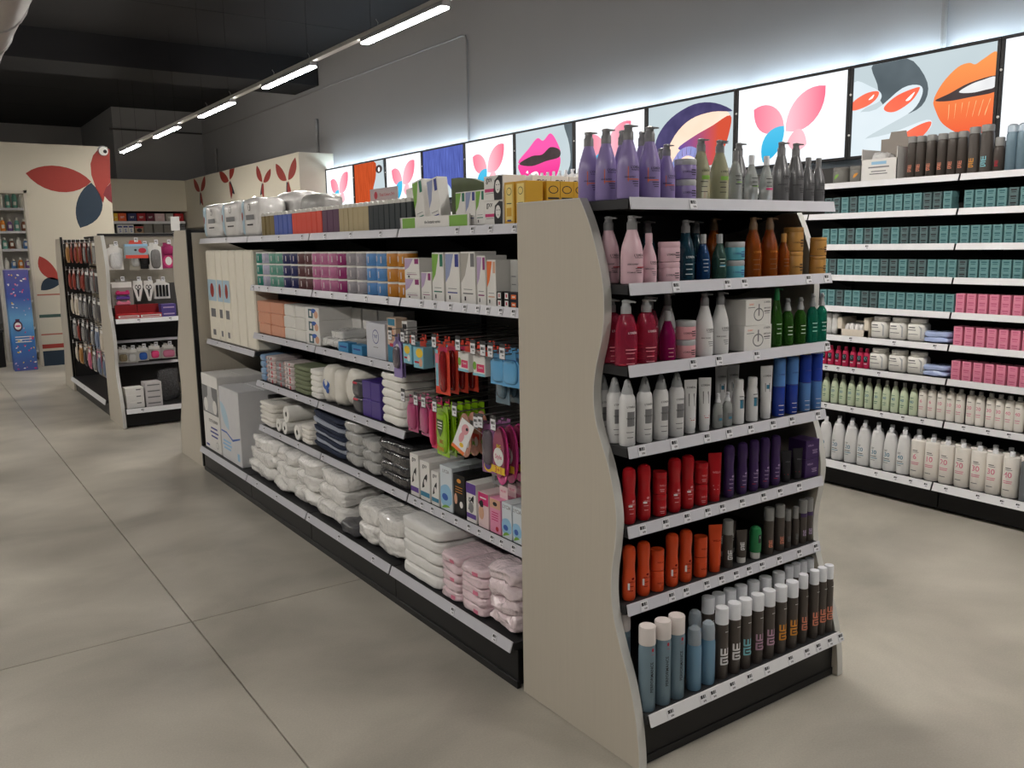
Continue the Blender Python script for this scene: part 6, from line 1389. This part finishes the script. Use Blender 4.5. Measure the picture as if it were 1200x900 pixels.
k = card_pack('clip_bag', .19, .25, mat('clear_bag_card', (150, 146, 140), .3, coat=.8), None, None, [('r', 0, -.04, .17, .05, M_PAPER)])
for cz_, m in ((-.115, I_MG), (-.16, I_PU), (-.21, I_PK)): k.parts.append(('hair_clip', MB().box(-.06, -.03, cz_ - .014, .06, -.001, cz_ + .014, m, .006).box(-.05, -.035, cz_ + .014, -.03, -.01, cz_ + .024, m).box(.03, -.035, cz_ + .014, .05, -.01, cz_ + .024, m).mesh('clip', False)))
G(k, g3[5], 'clear bag of pink and purple claw clips', 2)
k = Kind('scissors_card', 'pack', [('backing_card', MB().prism([(-.04, 0), (.04, 0), (.045, -.06), (.012, -.19), (-.012, -.19), (-.045, -.06)], 0, .003, M_PAPER).mesh('c', False)), ('label_print', print_mesh([('e', -.014, -.06, .013, .022, M_INK), ('e', .014, -.06, .013, .022, M_INK), ('e', -.014, -.06, .007, .014, M_PAPER), ('e', .014, -.06, .007, .014, M_PAPER), ('p', [(-.012, -.08), (.012, -.08), (.003, -.15), (-.003, -.15)], M_INK)], 0))])
for q in (6, 7): G(k, g3[q], 'white tapered card with small black scissors', 1, group='scissors cards')
k = card_pack('comb_pack', .14, .17, M_PAPER, None, None, None)
for q in range(4): k.parts.append(('comb', MB().box(-.055 + .03 * q, -.012, -.15, -.035 + .03 * q, -.001, -.04, M_BLACK, .003).mesh('comb', False)))
G(k, g3[8], 'pack of black combs hanging beside the scissors cards', 2)
SH = .995
RDX = C('signal_red_card', (176, 26, 30), .5)
for (ux, lb, m) in (((-0.029, 0.948), 'red tray box with white script next to the panel', RDX), ((0.165, 0.935), 'red tray box with white script beside the purple boxes', RDX)):
    o = thing('tray_box', lb, 'box', (ux[0], 6.14, SH + .0008))
    obj('tray', MB().box(-.097, 0, 0, .097, .12, .045, m, .002).mesh('t', False), o); obj('lid_card', MB().box(-.094, .1, .045, .094, .115, .125, C('dark_signal_red', (130, 18, 24), .5)).mesh('l', False), o)
    obj('label_print', print_mesh([('r', 0, .022, .18, .022, M_PAPER), ('r', 0, .022, .15, .008, I_RED)], 0), o)
k = carton('hair_roller_box', .13, .1, .06, C('violet_card', (84, 70, 140), .5), [('r', 0, .03, .1, .012, I_LV)]); u = (0.317, 0.925)
row(k, [(u[0] + .01, 6.14, SH), (u[0] + .01, 6.14, SH + .0605)], 'violet box, one of two stacked beside the red tray boxes')
bgm = [('gold', mat('gold_bead_film', (132, 120, 92), .25, coat=.9, var=.5, scale=60)), ('clear', FILM), ('blue', C('royal_blue_rubber', (40, 90, 170), .5)), ('pink', C('neon_pink_rubber', (232, 70, 130), .5)), ('rose', C('rose_sponge', (206, 120, 150), .8))]
for q, (n_, m) in zip((9, 10, 11, 12, 13), bgm):
    G(card_pack('accessory_bag', .1 if q < 13 else .13, .13, mat('pale_header_film', (196, 194, 188), .3, coat=.8), (0, -.085, .036 if q < 13 else .055, .036), m, [('r', 0, -.02, .09, .03, M_PAPER)]), g3[q], '%s filled clear accessory bag on the lower hooks' % n_, 2)
soft('hair_net_bag', .2, .06, .3, mat('black_glitter_film', (60, 60, 62), .2, coat=1, bump=1, bscale=60, var=.8, scale=80), 180, .015).put((g3[14][0], 6.22, .19), 0, 'black glittering film bag standing on the base shelf of the far end display')
u = (-0.052, 0.147); k = carton('white_carton', .155, .15, .062, M_PAPER, [('r', .03, .045, .04, .01, I_GR)]); row(k, [(u[0], 6.05, .178 + .0625 * q) for q in range(3)], 'plain white carton in a stack of three on the far base shelf')
u = (0.113, 0.151); k = carton('grey_lined_carton', .145, .15, .056, C('pale_grey_card', (204, 200, 200), .5), [('r', 0, .03, .11, .012, I_GR)]); row(k, [(u[0], 6.05, .178 + .0565 * q) for q in range(4)], 'pale grey lined carton in a stack of four on the far base shelf')
# packets along the pegboard
names = [('brick red slim packets', C('brick_packet', (150, 64, 52), .4)), ('ochre slim packets', C('ochre_packet', (176, 128, 70), .4)), ('grey film packets', mat('grey_packet', (150, 148, 146), .25, coat=.8)), ('charcoal packets', C('charcoal_packet', (70, 68, 70), .4)), ('pale packets', C('pale_packet', (206, 196, 180), .4)), ('pink packets', C('pink_packet', (214, 120, 150), .4)), ('blue grey packets', C('bluegrey_packet', (120, 132, 156), .4))]
sets = [[1, 0, 0, 0, 2, 3, 2], [0, 0, 2, 0, 3, 2, 3], [4, 4, 2, 2, 3, 2, 3], [2, 0, 2, 3, 2, 6, 4], [4, 1, 3, 5, 2, 6, 6]]
pk = {}
for r_, zz in enumerate((1.71, 1.42, 1.14, .86, .60)):
    bar = obj('hook_bar', MB().box(GX + .255, 6.66, zz + .018, GX + .278, 8.66, zz + .034, M_DARK).mesh('bar', False), g2)
    for c_ in range(7):
        y = 8.45 - .27 * c_; i = sets[r_][c_]
        h_ = obj('peg_hook', MB().tube([(GX + .28, y, zz), (GX + .0, y, zz)], .003, M_STEEL, 6).mesh('hook'), g2); obj('price_tag', HT, h_, (GX - .004, y, zz + .012), RL)
        if i not in pk: pk[i] = card_pack('slim_packet', .16, .21, names[i][1], (0, -.12, .055, .075), names[i][1], [('r', 0, -.02, .12, .03, M_PAPER)], .8)
        for j in range(2): pk[i].put((GX + .03 + .09 * j, y, zz - .0065), RL + random.uniform(-.1, .1), '%s hanging on the %s hook row of the far run' % (names[i][0][:-1], ('top', 'second', 'third', 'fourth', 'lowest')[r_]), '%s on the %s hook row' % (names[i][0], ('top', 'second', 'third', 'fourth', 'lowest')[r_]))
# little white card standing on the far panel of the main run
tag(obj('shelf_sign', MB().box(-.03, 0, 0, .035, .004, .105, M_PAPER, .001).mesh('s', False), None, (.02, 4.47, 1.762), 0), 'small blank white card standing on the cream end panel', 'sign')

# ================================================================ FAR SHELVES UNDER THE IVORY BAND
fs = thing('back_shelving', 'white edged shelves below the ivory band on the back wall', 'shelving', (0, 0, 0))
obj('back_panel', MB().box(1.75, 17.0, .05, 3.3, 17.04, 2.4, M_BACK).mesh('b', False), fs)
for z in (2.195, 1.955, 1.6, 1.2, .8, .4): shelf_part(fs, (1.75, 16.62), (3.3, 16.62), z, .38, .05, mr=M_RAILW)
obj('plinth', MB().box(1.75, 16.6, .0, 3.3, 17.0, .2, M_BLACK).mesh('p', False), fs)
fb = [('yellow', (236, 190, 40), 133, 138), ('orange', (226, 92, 34), 138, 148), ('navy', (44, 48, 96), 149, 160), ('red', (172, 30, 40), 160, 170.5), ('maroon', (104, 28, 50), 171, 181), ('pale pink', (220, 190, 192), 181, 193), ('grey', (168, 164, 156), 194, 203), ('bright red', (190, 36, 44), 204, 215)]
fx = [((1.917, 2.353), (1.997, 2.354)), ((1.997, 2.354), (2.158, 2.355)), ((2.174, 2.355), (2.352, 2.356)), ((2.352, 2.356), (2.525, 2.357)), ((2.533, 2.357), (2.699, 2.358)), ((2.699, 2.358), (2.901, 2.360)), ((2.918, 2.360), (3.071, 2.361)), ((3.088, 2.361), (3.277, 2.362))]
for (n_, c, _a, _b), (p, q) in zip(fb, fx):
    w = q[0] - p[0] - .01
    carton('gift_box', w, .2, .16, C(n_.replace(' ', '_') + '_gift_card', c, .5), [('t', 'SET', 0, .08, min(.05, w * .4), M_PAPER)]).put(((p[0] + q[0]) / 2, 16.65, 2.196), 0, '%s gift box on the upper shelf of the back wall' % n_)
k = carton('serum_carton', .1, .1, .17, M_PAPER, [('t', 'S', 0, .05, .09, I_BL), ('r', 0, .13, .08, .03, I_NV)]); row(k, [((2.016, 2.100)[0], 16.65, 1.957), ((2.121, 2.100)[0], 16.65, 1.957), ((2.226, 2.100)[0], 16.65, 1.957)], 'white carton with blue letter on the back wall shelf')
carton('gift_box', .17, .2, .14, C('tan_card', (170, 140, 110), .5), [('r', 0, .12, .15, .03, I_RED), ('e', 0, .06, .05, .04, M_INK)]).put(((2.381, 2.100)[0], 16.65, 1.957), 0, 'tan box with red band beside the white cartons')
GRC = C('warm_grey_carton', (134, 130, 124), .6)
for (u, w, h, lb) in (((2.562, 2.099), .17, .19, 'warm grey carton beside the tan box on the back wall shelf'), ((2.763, 2.099), .18, .2, 'tall warm grey carton in the middle of the back wall shelf'), ((2.957, 2.099), .17, .17, 'warm grey carton above the yellow cups')):
    carton('grey_carton', w, .2, h, GRC, None).put((u[0], 16.68, 1.957), 0, lb)
k = carton('grey_carton', .085, .2, .09, C('steel_grey_carton', (120, 120, 122), .5), [('r', 0, .045, .065, .012, M_INK)])
row(k, [(x, 16.66, 1.957 + .0905 * q) for x in (3.165, 3.255) for q in range(2)], 'steel grey flat carton stacked beside the bulkhead')

# ================================================================ DOORWAY AND FLOOR DISPLAY
ds = thing('doorway_shelving', 'white shelf unit with bottles seen through the doorway', 'shelving', (0, 0, 0))
DY = 12.4; dx0, dx1 = (-0.454, 1.565)[0], (-0.110, 2.058)[0]
obj('upright', MB().box(dx0 - .05, DY, 0, dx0, DY + .4, 2.6, M_PAPER).box(dx1 + .02, DY, 0, dx1 + .06, DY + .4, 2.6, M_PAPER).mesh('u', False), ds)
obj('back_panel', MB().box(dx0, DY + .38, 0, dx1 + .02, DY + .4, 2.6, M_PAPER).mesh('b', False), ds)
dz = [(-0.235, 2.256)[1], (-0.267, 1.922)[1], (-0.291, 1.662)[1], (-0.318, 1.375)[1]]
for z in dz + [.9, .5, .15]: shelf_part(ds, (dx0, DY), (dx1 + .02, DY), z, .37, .03, mr=M_RAIL, m=M_WHITE)
bc = [('white', (226, 226, 222)), ('blue', (70, 120, 180)), ('orange', (226, 140, 50)), ('violet', (120, 90, 150)), ('sea green', (110, 170, 160)), ('brown', (130, 80, 60))]
for i, z in enumerate(dz):
    for j in range(4):
        n_, c = bc[(i * 2 + j) % 6] if i else bc[(0, 4, 4, 0)[j]]
        cap_bottle('detergent_bottle', (.26, .2, .17, .16)[i] - .02 * (j % 2), .036, C(n_.replace(' ', '_') + '_bottle_plastic', c, .4), M_WHITE, [('r', 0, .07, .04, .05, M_PAPER)], .7).put((dx0 + .05 + (dx1 - dx0 - .07) * j / 3.0, DY + .06, z), 0, '%s bottle on the %s shelf seen through the doorway' % (n_, ('highest', 'second', 'third', 'fourth')[i]), '%s bottles on the %s doorway shelf' % (n_, ('highest', 'second', 'third', 'fourth')[i]))
# printed cardboard floor display
FX0, FX1 = (-0.558, 0.047)[0], (-0.277, 0.044)[0]
def confetti(name):
    m = bpy.data.materials.new(name); m.use_nodes = True; nt = m.node_tree; b = nt.nodes['Principled BSDF']; b.inputs['Roughness'].default_value = .4
    tc = nt.nodes.new('ShaderNodeTexCoord'); sp = nt.nodes.new('ShaderNodeSeparateXYZ'); nt.links.new(tc.outputs['Object'], sp.inputs[0])
    rp = nt.nodes.new('ShaderNodeValToRGB'); e = rp.color_ramp.elements
    e[0].position = 0; e[0].color = rgb((70, 84, 150)); e[1].position = 1; e[1].color = rgb((96, 92, 160))
    for p, c in ((.3, (58, 120, 190)), (.5, (110, 170, 216)), (.72, (66, 90, 168))): x = rp.color_ramp.elements.new(p); x.color = rgb(c)
    mr = nt.nodes.new('ShaderNodeMapRange'); mr.inputs['From Max'].default_value = 1.4; nt.links.new(sp.outputs['Z'], mr.inputs['Value']); nt.links.new(mr.outputs[0], rp.inputs[0])
    nt.links.new(rp.outputs[0], b.inputs['Base Color'])
    return m
fd = thing('floor_display', 'blue cardboard floor display with scattered petals beside the painted partition', 'display', ((FX0 + FX1) / 2, 11.16, 0))
w = FX1 - FX0
obj('carton', MB().box(-w / 2, 0, 0, w / 2, .25, 1.38, confetti('blue_petal_print'), .003).mesh('c', False), fd)
rr = random.Random(3); it = []
for q in range(70):
    z = rr.uniform(.02, 1.36)
    if .45 < z < .85 and rr.random() < .8: continue
    x = rr.uniform(-w * .44, w * .44); s = rr.uniform(.008, .02); a = rr.uniform(0, PI)
    it.append(('p', leaf((x - s * math.cos(a), z - s * math.sin(a)), (x + s * math.cos(a), z + s * math.sin(a)), s * .6, s * .6, 4), rr.choice([I_PK, I_LV, I_YE, I_MG, M_PAPER])))
it += [('e', -.05, .62, .055, .075, C('dark_plum_ink', (70, 30, 60), .5)), ('r', -.05, .70, .05, .03, C('dark_plum_ink', 0)), ('e', -.05, .62, .04, .05, M_PAPER), ('e', -.05, .62, .034, .012, I_MG)]
for q in range(3): it.append(('r', 0, .47 - .035 * q, w * .7, .012, M_PAPER))
obj('label_print', print_mesh(it, 0), fd)
dc = thing('crate', 'dark plastic crate standing in the doorway', 'crate', (FX0 - .22, 11.75, 0))
obj('body', MB().box(-.2, 0, 0, .17, .4, .5, M_BLACK, .01).mesh('b', False), dc); obj('rim', MB().box(-.21, -.01, .5, .18, .41, .54, M_DARK, .006).mesh('r', False), dc)
